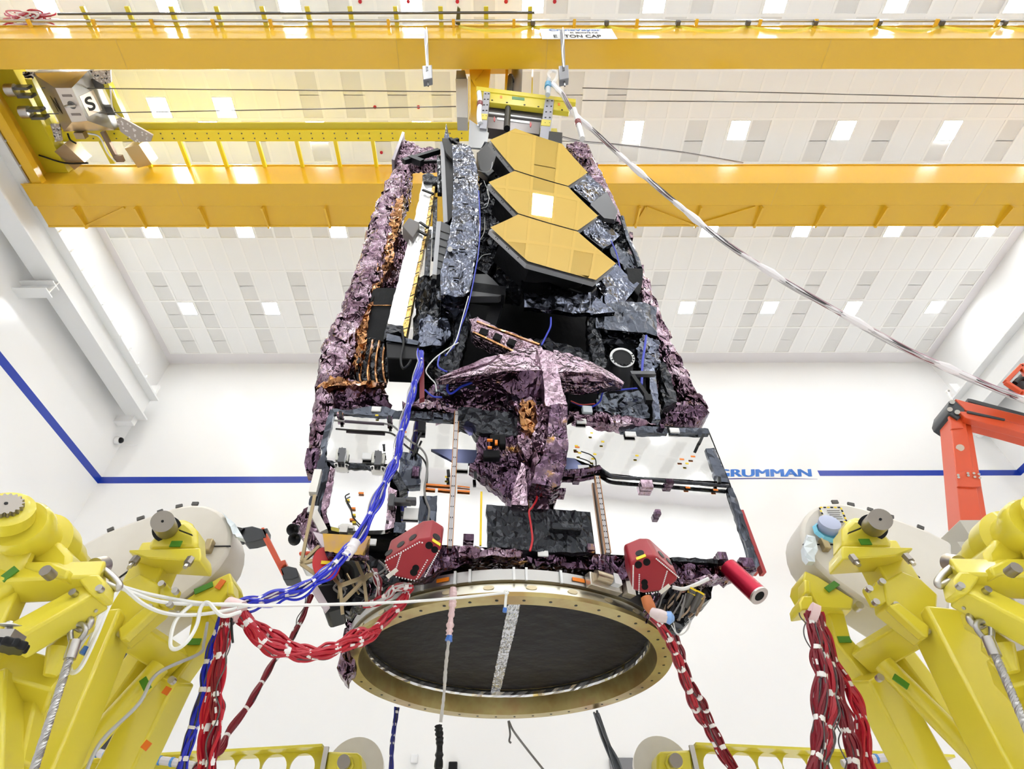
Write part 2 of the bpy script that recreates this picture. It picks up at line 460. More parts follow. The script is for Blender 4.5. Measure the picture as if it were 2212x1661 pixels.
# bolted channel carried in front of the far girder
cza = 16.5; CX1 = aZ(1032, 290, 16.5).x; chan = mat('channel_yellow', (.88, .72, .03, 1), .3)
ch0, ch1 = aZ(1068, 281, cza).y, aZ(1068, 305, cza).y
rail = MB().bb((-11.3, ch0, cza), (CX1, ch1, cza + .3)).build('bolted_channel', chan, crane)
MB().bb((-11.3, ch0 - .16, cza + .06), (CX1, ch0 - .001, cza + .12)).build('channel_lip', lemon_dull, rail)
mb = MB()
for k in range(120):
    x = -10.4 + k * .3
    if x > CX1: break
    for yy in (.28, .72): mb.cyl((x, ch0 + (ch1 - ch0) * yy, cza), (x, ch0 + (ch1 - ch0) * yy, cza - .012), .018, 6)
mb.build('bolts', dark_steel, rail); rail.children[-1]['kind'] = 'stuff'
for x in [aZ(q, 330, cza).x for q in (310, 395, 478, 562, 645, 728, 808)]:
    MB().bb((x - .045, ch1, cza + .02), (x + .045, 6.57, cza + .1)).build('channel_bracket', chan, crane)
# near girder: two pipe rails on brackets
zr = 16.62
y45, y30 = aZ(1068, 45, zr).y, aZ(1068, 30, zr).y
MB().tube([(GX0, y45, zr), (GX1, y45, zr)], .032, 8).build('cable_rail', steel, crane, smooth=True)
MB().tube([aZ(125, 30, zr), aZ(1155, 27, zr)], .028, 8).build('pipe_rail', dark_steel, crane, smooth=True)
for q in (66, 205, 330, 462, 586, 715, 840, 980, 1110, 1240, 1375, 1503, 1640, 1760, 1890, 2020, 2150):
    a = aZ(q, 46, zr)
    MB().bb((a.x - .035, y45 - .05, zr - .10), (a.x + .035, 3.29, zr - .04)).build('rail_bracket', golden, crane)
for q in (182, 278, 372, 470, 568, 665, 757, 855, 952, 1050, 1145):
    a = aZ(q, 30, zr)
    MB().bb((a.x - .05, y30 - .14, zr + .01), (a.x + .05, y45 + .17, zr + .07)).build('rail_hanger', lemon, crane)
# end trucks on the runways
for s, xw, nm in ((1, XL, 'end_truck'), (-1, XR, 'end_truck')):
    a, b = xw + s * .72, xw + s * 1.05
    t_ = MB().bb((min(a, b), .5, 15.78), (max(a, b), 7.15, 16.35)).build(nm, golden, crane)
    c_, d_ = xw + s * 1.05, xw + s * 1.3
    MB().bb((min(c_, d_), 3.88, 15.55), (max(c_, d_), 6.57, 15.75)).build('end_tie', golden, crane)
# diagonal looking trolley rail running front to back
MB().bb((-12.0, 3.88, 16.2), (-11.3, 6.57, 16.6)).build('cross_beam', lemon_dull, crane, bevel=.01)
# ================================================================ spacecraft
YS = .081
BN = Vector((YS, -1, 0)).normalized(); BX = Vector((1, YS, 0)).normalized(); BZ = V(0, 0, 1)
def sp(x, y, y0=3.4): return aP(x, y, (0.1, y0, 0), (-YS, 1, 0))
def SP(pts, y0=3.4): return [sp(x, y, y0) for x, y in pts]
purple = mat('purple_foil', (.42, .28, .42, 1), .15, 1, bump=[('ridge', 9, 1.0), ('ridge', 24, 1.0)],
             vary=(5, [(.3, (.07, .035, .05, 1)), (.46, (.20, .125, .17, 1)), (.6, (.37, .275, .33, 1)), (.7, (.52, .44, .48, 1)), (.82, (.45, .26, .11, 1))]))  # ramp: iridescent tints, with crease darkness and shine put into the colour
purple_deep = mat('purple_foil_deep', (.25, .16, .30, 1), .14, 1, bump=[('ridge', 8, 1.0), ('ridge', 22, 1.0)],
             vary=(6, [(.32, (.035, .017, .026, 1)), (.5, (.12, .072, .115, 1)), (.63, (.22, .15, .195, 1)), (.76, (.60, .33, .04, 1))]))  # deeper tints, crease darkness again put into the colour
pink = mat('pink_foil', (.66, .50, .62, 1), .2, 1, bump=[('ridge', 24, .9), ('voronoi', 60, .8)],
             vary=(8, [(.3, (.24, .15, .20, 1)), (.55, (.44, .33, .39, 1)), (.8, (.60, .49, .54, 1))]))
copper = mat('copper_foil', (.45, .22, .08, 1), .16, 1, bump=[('ridge', 14, .9)], vary=(7, [(.3, (.12, .05, .03, 1)), (.55, (.50, .25, .10, 1)), (.75, (.55, .38, .36, 1))]))
greyfoil = mat('grey_foil', (.070, .077, .095, 1), .2, 1, bump=[('ridge', 8, .9), ('noise', 26, .4)])
silverfoil = mat('silver_foil', (.105, .115, .15, 1), .17, 1, bump=[('ridge', 4.5, .9), ('ridge', 13, .7)])
blackfoil = mat('black_foil', (.028, .03, .036, 1), .24, .6, bump=[('ridge', 12, .8), ('noise', 30, .3)])
blackskin = mat('black_skin', (.005, .005, .006, 1), .55, spec=.12, bump=('noise', 14, .4))
mirror_gold = mat('mirror_gold', (1.0, .70, .14, 1), .01, 1)
rim_grey = mat('rim_grey', (.36, .36, .37, 1), .4, .3)
radiator = mat('radiator_silver', (.93, .925, .91, 1), .035, 1, bump=[('noise', 4, .012)])
whitedoor = mat('radiator_white', (.92, .92, .91, 1), .10, .9)
whitefoil = mat('white_foil', (.86, .85, .83, 1), .28, .7, bump=[('ridge', 8, .5)])
goldfoil = mat('gold_foil', (.75, .50, .16, 1), .25, .9, bump=[('ridge', 16, .6)])
amber = mat('amber_film', (.42, .24, .05, 1), .12, 1, bump=[('noise', 12, .3)], vary=(6, [(.35, (.55, .33, .03, 1)), (.65, (.38, .24, .18, 1))]))
red_anod = mat('red_anodised', (.30, .011, .02, 1), .36, .2)
orange_tape = mat('orange_tape', srgb(240, 130, 20), .4)
yellow_tape = mat('yellow_tape', srgb(250, 215, 30), .4)
ring_gold = mat('ring_gold', (.40, .30, .115, 1), .30, .85, bump=('noise', 50, .03), vary=(2.2, [(.35, (.36, .24, .09, 1)), (.52, (.46, .38, .16, 1)), (.68, (.42, .26, .12, 1))]))
ring_pale = mat('ring_pale', (.70, .66, .54, 1), .3, .85)
cream = mat('cream_white', (.78, .76, .68, 1), .4)
film_black = mat('film_black', (.010, .008, .008, 1), .5, 0, spec=.12, bump=[('noise', 5, .5)])
navy_tint = mat('navy_tint', (.025, .03, .07, 1), .12, .6)
bronze = mat('bronze_tube', (.36, .28, .16, 1), .35, .8)

ship = thing('spacecraft', 'tall folded space telescope with gold mirrors and purple foil hanging in the hall', 'spacecraft', (.11, 4.72, 3.0))
def plate(nm, mt, pts, y0=3.4, d=.03, par=None, bev=0):
    p = SP(pts, y0); return MB().prism(p, -BN * d).build(nm, mt, par or ship, bevel=bev)
def fpl(nm, mt, pts, y0=3.4, d=.05, size=.07, amp=.012, par=None, edge=.5, seed=0):
    return foil(nm, mt, par or ship, SP(pts, y0), -BN * d, size, amp, edge, seed)
def bar(nm, mt, a, b, wd, y0=3.4, y1=None, h=None, par=None):
    y1 = y0 if y1 is None else y1
    return MB().beam(sp(*a, y0), sp(*b, y1), wd, h or wd, BN).build(nm, mt, par or ship)
def rod(nm, mt, pts, r, y0=3.4, seg=8, par=None, n=6):
    P = [sp(p[0], p[1], p[2] if len(p) > 2 else y0) for p in pts]
    return MB().tube(spline(P, n) if len(P) > 2 else P, r * .55 if r < .03 else r, seg).build(nm, mt, par or ship, smooth=True)

# ---- launch adapter ring
RC = V(.105, 4.58, 2.97); RR = 1.275
ring = MB().lathe([(1.155, 0), (RR, 0), (RR, .028), (1.24, .034), (1.225, .098), (1.21, .12), (1.2, .17), (1.13, .235), (1.125, .17), (1.15, .03)],
    120, RC, closed=True).build('adapter_ring', ring_gold, ship, smooth=True)
MB().lathe([(1.225, .036), (1.243, .04), (1.2285, .104), (1.2, .104)], 120, RC, closed=True).build('ring_web', ring_pale, ring, smooth=True)
for k in range(44):
    a = math.tau * (k + .5) / 44; c = RC + V(math.cos(a), math.sin(a), 0) * 1.215
    MB().cyl(c + V(0, 0, .002), c - V(0, 0, .002), .011, 8).build('bolt_hole', black, ring)
for k in range(28):
    a = math.tau * (k + .5) / 28; d = V(math.cos(a), math.sin(a), 0); tg = V(-d.y, d.x, 0)
    c = RC + d * 1.236 + V(0, 0, .074)
    if d.y < .2: MB().prism([c + tg * (.036 * math.cos(q * .5236)) + V(0, 0, .014 * math.sin(q * .5236)) + d * .006 for q in range(12)], -d * .02).build('ring_slot', mat('slot_pale', (.72, .62, .40, 1), .4, .6), ring)
clamp = MB().lathe([(1.19, .118), (1.25, .118), (1.25, .19), (1.19, .19)], 120, RC, closed=True).build('clamp_band', mat('clamp_steel', (.55, .54, .52, 1), .32, .9), ship, smooth=True)
for a in (-2.05, -1.86, -1.78, -1.55, -1.485, -1.30, -1.02):
    d = V(math.cos(a), math.sin(a), 0); tg = V(-d.y, d.x, 0)
    MB().box(RC + d * 1.259 + V(0, 0, .153), (.016, .014, .085), (tg, d, BZ)).build('clamp_clip', white_plastic, clamp)
for a in (-1.93, -1.20):
    d = V(math.cos(a), math.sin(a), 0); tg = V(-d.y, d.x, 0)
    MB().box(RC + d * 1.257 + V(0, 0, .153), (.09, .004, .025), (tg, d, BZ)).build('clamp_label', orange_tape, clamp)
d = V(math.cos(-1.06), math.sin(-1.06), 0); tg = V(-d.y, d.x, 0)
ac = MB().box(RC + d * 1.285 + V(0, 0, .15), (.26, .06, .09), (tg, d, BZ)).build('clamp_actuator', mat('nickel', (.66, .62, .55, 1), .3, .9), clamp, bevel=.006)
MB().cyl(RC + d * 1.335 - tg * .1 + V(0, 0, .165), RC + d * 1.335 + tg * .02 + V(0, 0, .165), .035, 16).build('connector', mat('nickel2', (.5, .42, .3, 1), .3, .9), ac, smooth=True)
MB().box(RC + d * 1.335 + tg * .06 + V(0, 0, .165), (.06, .06, .07), (tg, d, BZ)).build('connector_block', white_plastic, ac)
MB().box(RC + d * 1.325 + tg * .17 + V(0, 0, .14), (.07, .06, .1), (tg, d, BZ)).build('actuator_block', mat('nickel3', (.6, .56, .5, 1), .3, .9), ac)
# film dome under the spacecraft, tape rim and centre strip
film = MB().lathe([(0, .225), (.5, .222), (.9, .216), (1.10, .205), (1.14, .2)], 96, RC).build('dust_film', film_black, ship, smooth=True)
bmx = MB(); rr_ = random.Random(4); prof = []
vs, fs = [], []
for k in range(160):
    a = math.tau * k / 160; d = V(math.cos(a), math.sin(a), 0)
    for q in range(7):
        b = math.tau * q / 7; j = rr_.uniform(.6, 1.25)
        vs.append(RC + d * (1.128 + .010 * math.cos(b) * j) + V(0, 0, .165 + .032 * math.sin(b) * (.8 + .2 * j)))
for k in range(160):
    for q in range(7):
        fs.append([k * 7 + q, ((k + 1) % 160) * 7 + q, ((k + 1) % 160) * 7 + (q + 1) % 7, k * 7 + (q + 1) % 7])
bmx.add(vs, fs).build('film_edge_tape', mat('tape_silver', (.72, .70, .66, 1), .18, 1, vary=(9, [(.3, (.75, .75, .75, 1)), (.58, (.66, .66, .68, 1)), (.7, (.80, .60, .18, 1))])), film)
a0, a1 = aZ(1112, 1302, RC.z + .19), aZ(1069, 1500, RC.z + .19); dr = (a1 - a0); sd = V(-dr.y, dr.x, 0).normalized() * .045
q0 = a0 - sd; foil('film_strip', mat('strip_silver', (.62, .63, .66, 1), .2, 1, bump=[('ridge', 20, .6)]), film, [a0 - sd, a0 + sd, a1 + sd, a1 - sd], (0, 0, .02), .035, .006, .2)
for q in (ring, clamp, film): q.scale = (.97, .97, 1)
# ---- bus body
body = MB().prism(SP([(712, 885), (985, 900), (1225, 905), (1530, 926), (1578, 1045), (1638, 1222), (1420, 1208), (985, 1182), (830, 1165), (690, 1142)], 3.44), -BN * .22).build('bus_body', blackskin, ship)
MB().prism([V(-1.15, 3.55, 3.34), V(1.2, 3.65, 3.34), V(1.2, 5.6, 3.34), V(-1.1, 5.6, 3.34)], (0, 0, 1.2)).build('bus_underside', blackskin, ship)
# reflective radiator panels
plate('radiator_panel', radiator, [(722, 889), (985, 909), (1100, 915), (1104, 1075), (885, 1062), (850, 1003), (694, 997), (693, 965)], 3.40, .035)
plate('radiator_panel', radiator, [(1224, 919), (1244, 908), (1336, 918), (1343, 931), (1442, 935), (1531, 936), (1574, 1041), (1400, 1031), (1312, 1022), (1292, 1010), (1240, 990), (1214, 987)], 3.40, .035)
plate('radiator_panel', radiator, [(1180, 1058), (1203, 1040), (1279, 1026), (1325, 1035), (1458, 1043), (1574, 1053), (1634, 1216), (1549, 1210), (1440, 1204), (1287, 1196), (1275, 1106), (1184, 1099)], 3.395, .035)
plate('radiator_panel', radiator, [(862, 1060), (1104, 1073), (1108, 1186), (981, 1178), (925, 1176), (868, 1140)], 3.393, .03)
door = plate('equipment_door', whitedoor, [(722, 1008), (845, 1018), (832, 1145), (760, 1147), (714, 1137), (702, 1100)], 3.36, .05)
# foil borders
fpl('foil_border', greyfoil, [(718, 882), (760, 884), (800, 876), (832, 877), (850, 884), (985, 892), (985, 909), (860, 899), (722, 890)], 3.375, .08, .06, .010)
fpl('foil_border', greyfoil, [(713, 884), (722, 890), (704, 962), (686, 1000), (668, 1078), (664, 1110), (690, 1118), (712, 1010), (704, 1000), (692, 964)], 3.375, .09, .05, .010)
fpl('foil_border', purple, [(714, 1008), (724, 1013), (712, 1085), (703, 1110), (712, 1130), (700, 1132), (693, 1100)], 3.352, .05, .04, .008)
fpl('foil_border', pink, [(840, 1050), (858, 1060), (852, 1140), (832, 1144)], 3.352, .05, .04, .008)
fpl('foil_border', blackfoil, [(702, 992), (730, 999), (845, 1005), (860, 1020), (880, 1055), (862, 1062), (838, 1018), (722, 1008)], 3.35, .05, .04, .008)
fpl('foil_border', greyfoil, [(1336, 917), (1440, 922), (1442, 935), (1390, 935), (1343, 931)], 3.375, .06, .05, .009)
fpl('foil_border', greyfoil, [(1465, 924), (1530, 925), (1533, 937), (1450, 933)], 3.375, .06, .05, .009)
fpl('foil_border', greyfoil, [(1525, 967), (1544, 967), (1576, 1043), (1551, 1041)], 3.375, .06, .045, .009)
fpl('foil_border', greyfoil, [(1571, 1052), (1583, 1052), (1640, 1214), (1642, 1222), (1628, 1226), (1622, 1212)], 3.37, .1, .05, .010)
fpl('foil_border', blackfoil, [(1452, 1203), (1550, 1209), (1552, 1218), (1455, 1212)], 3.37, .06, .04, .008)
rod('cable_duct', blackfoil, [(1296, 1012), (1310, 1022), (1330, 1030), (1400, 1036), (1500, 1044), (1574, 1050)], .028, 3.36)
rod('cable_duct', purple_deep, [(1214, 1022), (1250, 1021), (1280, 1016), (1296, 1012)], .03, 3.36)
# black foil blankets on the lower panel
bl = fpl('black_blanket', blackfoil, [(1052, 1092), (1140, 1097), (1275, 1106), (1285, 1192), (1206, 1193), (1140, 1187), (1052, 1182)], 3.365, .05, .05, .012)
MB().prism(SP([(1193, 1126), (1255, 1132), (1258, 1145), (1192, 1140)], 3.30), -BN * .1).build('blanket_box', blackfoil, bl, bevel=.01)
fpl('black_blanket', greyfoil, [(907, 1071), (945, 1072), (941, 1134), (903, 1134)], 3.37, .04, .05, .008)
fpl('black_blanket', greyfoil, [(864, 977), (895, 979), (911, 990), (907, 1046), (872, 1050), (862, 1020)], 3.365, .05, .05, .012)
fpl('black_blanket', greyfoil, [(852, 1128), (876, 1126), (874, 1152), (850, 1150)], 3.365, .05, .04, .008)
fpl('black_blanket', blackfoil, [(990, 880), (1100, 888), (1130, 900), (1137, 945), (1060, 938), (1030, 932), (1022, 914), (988, 908)], 3.33, .08, .06, .012)
# central clutter: mechanisms in purple foil
fpl('foil_blanket', purple_deep, [(1032, 936), (1075, 940), (1135, 945), (1160, 1000), (1150, 1075), (1112, 1090), (1088, 1065), (1050, 1030), (1015, 1008), (1030, 985)], 3.34, .1, .055, .022)
fpl('foil_blanket', purple, [(1100, 868), (1160, 860), (1165, 950), (1140, 1000), (1118, 960), (1120, 900)], 3.28, .12, .055, .024)
fpl('foil_blanket', pink, [(1126, 1000), (1134, 1005), (1140, 1092), (1105, 1090), (1106, 1072)], 3.30, .06, .05, .008)
fpl('foil_blanket', purple, [(1150, 1050), (1182, 1058), (1186, 1098), (1152, 1096)], 3.32, .06, .05, .014)
plate('tinted_plate', navy_tint, [(931, 970), (984, 970), (1030, 972), (1030, 1000), (990, 1002)], 3.385, .03)  # navy plate painted in for a dark reflection on the panel
plate('tinted_plate', navy_tint, [(1214, 987), (1240, 990), (1262, 1008), (1240, 1018), (1213, 1018)], 3.37, .03)
plate('tinted_plate', mat('violet_film', (.2, .2, .42, 1), .2, .8), [(992, 910), (1022, 914), (1022, 934), (1014, 936)], 3.385, .02)
mech = MB()
mech.box(sp(1070, 952, 3.27), (.08, .08, .06)); mech.box(sp(1085, 955, 3.25), (.05, .07, .10)); mech.box(sp(1062, 985, 3.26), (.12, .06, .07))
mech.build('drive_mechanism', blackskin, ship, bevel=.008)
for (x, y, w_, h_) in ((1058, 951, .04, .012), (1072, 956, .02, .035), (1058, 967, .03, .012)):
    MB().box(sp(x, y, 3.22), (w_, .02, h_)).build('tag', orange_tape, ship)
# pinned truss rails in front of the panels
for pts in (((987, 890), (972, 1182)), ((1289, 1030), (1313, 1196)), ((1135, 1000), (1148, 1100))):
    a, b = sp(*pts[0], 3.35), sp(*pts[1], 3.35)
    rl = MB().beam(a, b, .026, .03, BN).build('truss_rail', mat('rail_silver', (.42, .40, .40, 1), .45, .7), ship)
    for s in (-1, 1):
        MB().beam(a + BX * .017 * s, b + BX * .017 * s, .005, .034, BN).build('rail_edge', mat('copper_edge', (.35, .15, .04, 1), .35, .6), rl)
    mb = MB(); n = 14
    for k in range(n):
        c = a.lerp(b, (k + .5) / n) + BN * .016
        for s in (-.007, .007): mb.cyl(c + BX * s, c + BX * s + BN * .003, .004, 6)
    mb.build('rail_pins', black, rl)
# hinges with cream pads
for (x, y) in ((737, 985), (815, 991)):
    h = MB().prism(SP([(x - 10, y - 15), (x + 17, y - 12), (x + 14, y + 10), (x - 13, y + 8)], 3.365), -BN * .02).build('hinge_pad', cream, ship)
    hb = MB(); c = sp(x + 3, y + 9, 3.33); up = BZ
    hb.box(sp(x + 2, y + 6, 3.32), (.045, .05, .09), (BX, BN, BZ)); hb.box(sp(x + 2, y - 8, 3.33), (.05, .04, .05), (BX, BN, BZ))
    hb.prism(SP([(x - 4, y - 10), (x + 2, y - 20), (x + 8, y - 10)], 3.33), -BN * .03)
    hb.build('hinge_arm', mat('gunmetal', (.10, .10, .105, 1), .35, .7), h)
    fb = MB().prism(SP([(x - 16, y + 16), (x - 10, y + 14), (x + 10, y + 16), (x + 17, y + 19), (x + 12, y + 25), (x - 12, y + 24)], 3.33), -BN * .03).build('hinge_foot', steel, h)
    mb = MB()
    for q in (-11, -4, 4, 12): cc = sp(x + q, y + 20 + q * .08, 3.325); mb.cyl(cc, cc + BN * .006, .008, 8)
    mb.build('hinge_bolts', black, fb)
hb = MB(); hb.box(sp(743, 1146, 3.31), (.05, .05, .05), (BX, BN, BZ)); hb.prism(SP([(730, 1136), (740, 1131), (752, 1131), (766, 1137), (762, 1141), (733, 1140)], 3.33), -BN * .03)
hb.build('hinge_foot', steel, ship)
hb = MB(); hb.box(sp(868, 1084, 3.31), (.13, .05, .04), (BX, BN, BZ)); hb.box(sp(846, 1084, 3.31), (.04, .06, .10), (BX, BN, BZ)); hb.box(sp(888, 1083, 3.31), (.07, .07, .03), (BX, BN, BZ)); hb.build('door_latch', mat('gunmetal', (.1, .1, .1, 1), .4), ship, bevel=.006)
# small fittings on the panels
def fit(nm, mt, x, y, w_, h_, y0=3.37, d=.03, rz=0): return MB().box(sp(x, y, y0), (w_, d, h_), (BX, BN, BZ)).build(nm, mt, ship, bevel=.004)
for (x, y, w_, h_) in ((1396, 1048, .09, .07), (1420, 1109, .04, .04), (1445, 1043, .06, .04), (1559, 1204, .06, .06), (1612, 1218, .09, .07), (1247, 1027, .05, .05), (1276, 1185, .05, .05),
                       (1208, 1061, .09, .028), (1012, 1164, .07, .05), (1429, 924, .035, .04), (735, 897, .05, .03), (842, 906, .04, .03), (898, 1022, .05, .09)):
    fit('sensor_box', purple_deep if x != 1396 else pink, x, y, w_, h_, 3.365, .05)
for (x, y, w_, h_) in ((813, 884, .075, .05), (1007, 901, .07, .06), (998, 1008, .09, .06), (1260, 1012, .09, .06), (1256, 910, .08, .05), (1362, 938, .09, .05), (1457, 930, .08, .05), (1575, 1216, .06, .04),
                       (793, 986, .07, .06), (676, 1100, .07, .05), (888, 1110, .1, .09), (803, 1171, .06, .045), (1173, 1196, .07, .04)):
    fit('cover_plate', mat('plate_white', (.8, .79, .77, 1), .3), x, y, w_, h_, 3.378, .016)
for (x, y) in ((735, 895), (841, 905), (829, 967), (968, 1022), (1026, 1026), (1519, 945), (1553, 1037)):
    bar('pin_fitting', black, (x, y - 6), (x + (-9 if x == 1519 else 1), y + (14 if x == 1519 else 7)), .022, 3.35)
bar('antenna_pad', black, (912, 912), (910, 932), .06, 3.37, None, .03)
for (x, y, m_) in ((814, 897, yellow_tape), (873, 933, orange_tape), (965, 1030, yellow_tape), (1278, 935, yellow_tape), (1302, 954, yellow_tape), (1376, 984, yellow_tape), (1473, 992, orange_tape), (1497, 986, orange_tape),
                   (1484, 1001, yellow_tape), (1285, 981, yellow_tape), (1281, 991, yellow_tape), (1245, 963, yellow_tape), (1252, 978, yellow_tape), (1247, 966, orange_tape),
                   (1486, 1053, orange_tape), (1546, 1058, orange_tape), (780, 1065, orange_tape), (751, 1080, yellow_tape), (762, 1098, orange_tape), (764, 1112, yellow_tape), (761, 1122, orange_tape), (765, 1128, yellow_tape)):
    fit('tape_flag', m_, x, y, .036 if m_ is orange_tape else .026, .016, 3.348 if y > 1055 and x < 800 else 3.372, .006)
for (x0, y0_, x1, y1_) in ((918, 1046, 972, 1050), (918, 1056, 940, 1058), (946, 1057, 972, 1060), (988, 1050, 1015, 1053), (988, 1060, 1015, 1062), (1040, 1062, 1038, 1178)):
    bar('tape_line', orange_tape if x0 < 1030 else yellow_tape, (x0, y0_), (x1, y1_), .008 if y1_ - y0_ < 3.5 and y0_ < 1055 else .014 if x0 < 1030 else .014, 3.388, None, .006)
# wiring harnesses clipped to the panels
grey_wire = mat('grey_wire', (.20, .19, .18, 1), .4)
rod('wire_harness', grey_wire, [(722, 908), (760, 911), (790, 913), (830, 915), (850, 921), (868, 938), (885, 952), (905, 965), (918, 980), (923, 1000), (921, 1030), (917, 1055), (920, 1080), (927, 1100), (925, 1125)], .014, 3.35)
rod('wire_harness', mat('dark_wire', (.05, .035, .05, 1), .4), [(745, 910), (785, 913), (830, 916)], .022, 3.34)
rod('wire_harness', black, [(910, 935), (903, 950), (897, 970), (893, 985)], .016, 3.35)
rod('wire_harness', black, [(755, 1066), (746, 1072), (750, 1083), (758, 1098), (762, 1115), (772, 1128), (782, 1138)], .008, 3.34)
rod('wire_harness', black, [(1255, 975), (1275, 982), (1286, 992), (1288, 1008)], .008, 3.36)
# handrails at the left edge
for pts in (((688, 1018), (676, 1067)), ((678, 1108), (700, 1150))):
    b = bar('grab_rail', mat('rail_cream', (.75, .72, .66, 1), .3, .3), pts[0], pts[1], .05, 3.31, None, .05)
# purple skirt between the bus and the clamp band
fpl('foil_skirt', purple_deep, [(960, 1180), (1052, 1184), (1206, 1196), (1290, 1198), (1340, 1206), (1368, 1215), (1370, 1245), (1330, 1250), (1250, 1222), (1070, 1214), (960, 1226), (905, 1250), (880, 1250), (925, 1195)], 3.40, .10, .055, .022)
fpl('foil_skirt', purple, [(985, 1182), (1050, 1183), (1130, 1190), (1125, 1202), (1060, 1200), (990, 1208)], 3.33, .08, .05, .018)
fpl('foil_skirt', purple_deep, [(1450, 1210), (1552, 1215), (1630, 1224), (1636, 1232), (1590, 1243), (1545, 1250), (1470, 1265), (1450, 1245)], 3.40, .12, .05, .02)
fpl('foil_skirt', purple, [(1480, 1255), (1545, 1240), (1552, 1248), (1500, 1262)], 3.36, .08, .04, .014)
# amber sun flap at lower left
plate('side_flap', amber, [(697, 1152), (800, 1158), (796, 1202), (702, 1192)], 3.12, .012)
fpl('side_flap_edge', purple_deep, [(702, 1192), (796, 1201), (799, 1204), (790, 1206), (706, 1202)], 3.11, .04, .03, .008)
plate('side_flap', mat('flap_pink', (.6, .52, .56, 1), .35, .3), [(676, 1148), (697, 1154), (703, 1193)], 3.16, .012)
# black underside equipment, left
fpl('equipment_blanket', blackfoil, [(700, 1200), (800, 1200), (840, 1235), (862, 1255), (800, 1292), (752, 1318), (720, 1300), (690, 1250)], 3.5, .15, .07, .025)
MB().lathe([(.05, 0), (.09, .02), (.115, .05), (.115, .07), (.09, .07), (.03, .01)], 28, sp(745, 1228, 3.42), V(-.1, -.55, -.75)).build('engine_bell', mat('bell_dark', (.03, .03, .033, 1), .4), ship, smooth=True)
for s in ((650, 1218, 690, 1180), (650, 1218, 680, 1210), (650, 1218, 696, 1250), (680, 1070, 652, 1212), (735, 1265, 806, 1240), (735, 1265, 740, 1326), (760, 1190, 786, 1250), (786, 1250, 792, 1300), (735, 1265, 722, 1250), (740, 1300, 800, 1240)):
    bar('truss_tube', bronze, s[:2], s[2:], .019, 3.25 if s[0] > 700 else 3.2)
fpl('equipment_blanket', purple, [(655, 1095), (668, 1090), (690, 1150), (702, 1195), (680, 1200), (660, 1165), (634, 1130)], 3.4, .12, .045, .02)
for (x, y) in ((632, 1146), (636, 1166)):
    c0, c1 = sp(x + 12, y - 8, 3.35), sp(x - 8, y + 3, 3.22)
    MB().lathe([(.012, 0), (.022, .04), (.036, .09), (.040, .105), (.034, .1), (.01, .05)], 18, c0, c1 - c0).build('thruster_nozzle', mat('bell_dark', (.03, .03, .033, 1), .4), ship, smooth=True)
fpl('equipment_blanket', purple, [(770, 1275), (800, 1300), (770, 1345), (752, 1390), (768, 1440), (748, 1470), (728, 1445), (735, 1400), (750, 1340), (755, 1290)], 4.3, .15, .05, .02)
plate('baffle_panel', mat('flap_pink', (.6, .52, .56, 1), .35, .3), [(672, 1275), (684, 1262), (712, 1310), (702, 1322)], 3.3, .02)
MB().prism(SP([(680, 1262), (725, 1255), (742, 1310), (702, 1322)], 3.35), -BN * .25).build('equipment_box', black, ship, bevel=.02)
# underside equipment, right
fpl('equipment_blanket', blackfoil, [(1400, 1250), (1550, 1248), (1536, 1290), (1500, 1330), (1478, 1358), (1462, 1345), (1440, 1312), (1410, 1284)], 3.6, .2, .06, .025)
for (x0, y0_, x1, y1_) in ((1497, 1275, 1480, 1312), (1512, 1282, 1493, 1322)):
    c = MB().cyl(sp(x0, y0_, 3.3), sp(x1, y1_, 3.36), .025, 14).build('valve', mat('valve_grey', (.10, .095, .09, 1), .35, .4), ship, smooth=True)
    MB().cyl(sp(x0 + 1, y0_ - 3, 3.30), sp(x0 - 4, y0_ + 9, 3.315), .026, 14).build('valve_label', yellow_tape, c, smooth=True)
rod('wire_harness', white_plastic, [(1452, 1268), (1475, 1272), (1500, 1264), (1530, 1250)], .022, 3.3)
for k in range(26):
    x = R.uniform(1410, 1525); y = R.uniform(1255, 1290)
    rod('wire_harness', (black, grey_wire, mat('tan_wire', (.3, .2, .12, 1), .4), purple_deep)[k % 4], [(x, y), (x - R.uniform(4, 20), y + R.uniform(15, 30)), (x - R.uniform(14, 34), y + R.uniform(36, 62))], R.uniform(.007, .016), 3.42 + R.uniform(-.1, .08), 6, n=4)
for pts in ([(1455, 1345), (1462, 1368), (1480, 1366), (1490, 1345), (1488, 1335)], [(1450, 1350), (1465, 1372), (1484, 1362), (1494, 1340)]):
    rod('wire_harness', white_plastic, pts, .006, 3.4)
for k in range(22):
    x = R.uniform(700, 830); y = R.uniform(1205, 1265)
    rod('wire_harness', (black, grey_wire, bronze, purple)[k % 4], [(x, y), (x + R.uniform(-20, 20), y + R.uniform(15, 30)), (x + R.uniform(-30, 30), y + R.uniform(30, 60))], R.uniform(.007, .014), 3.38 + R.uniform(-.1, .1), 6, n=4)

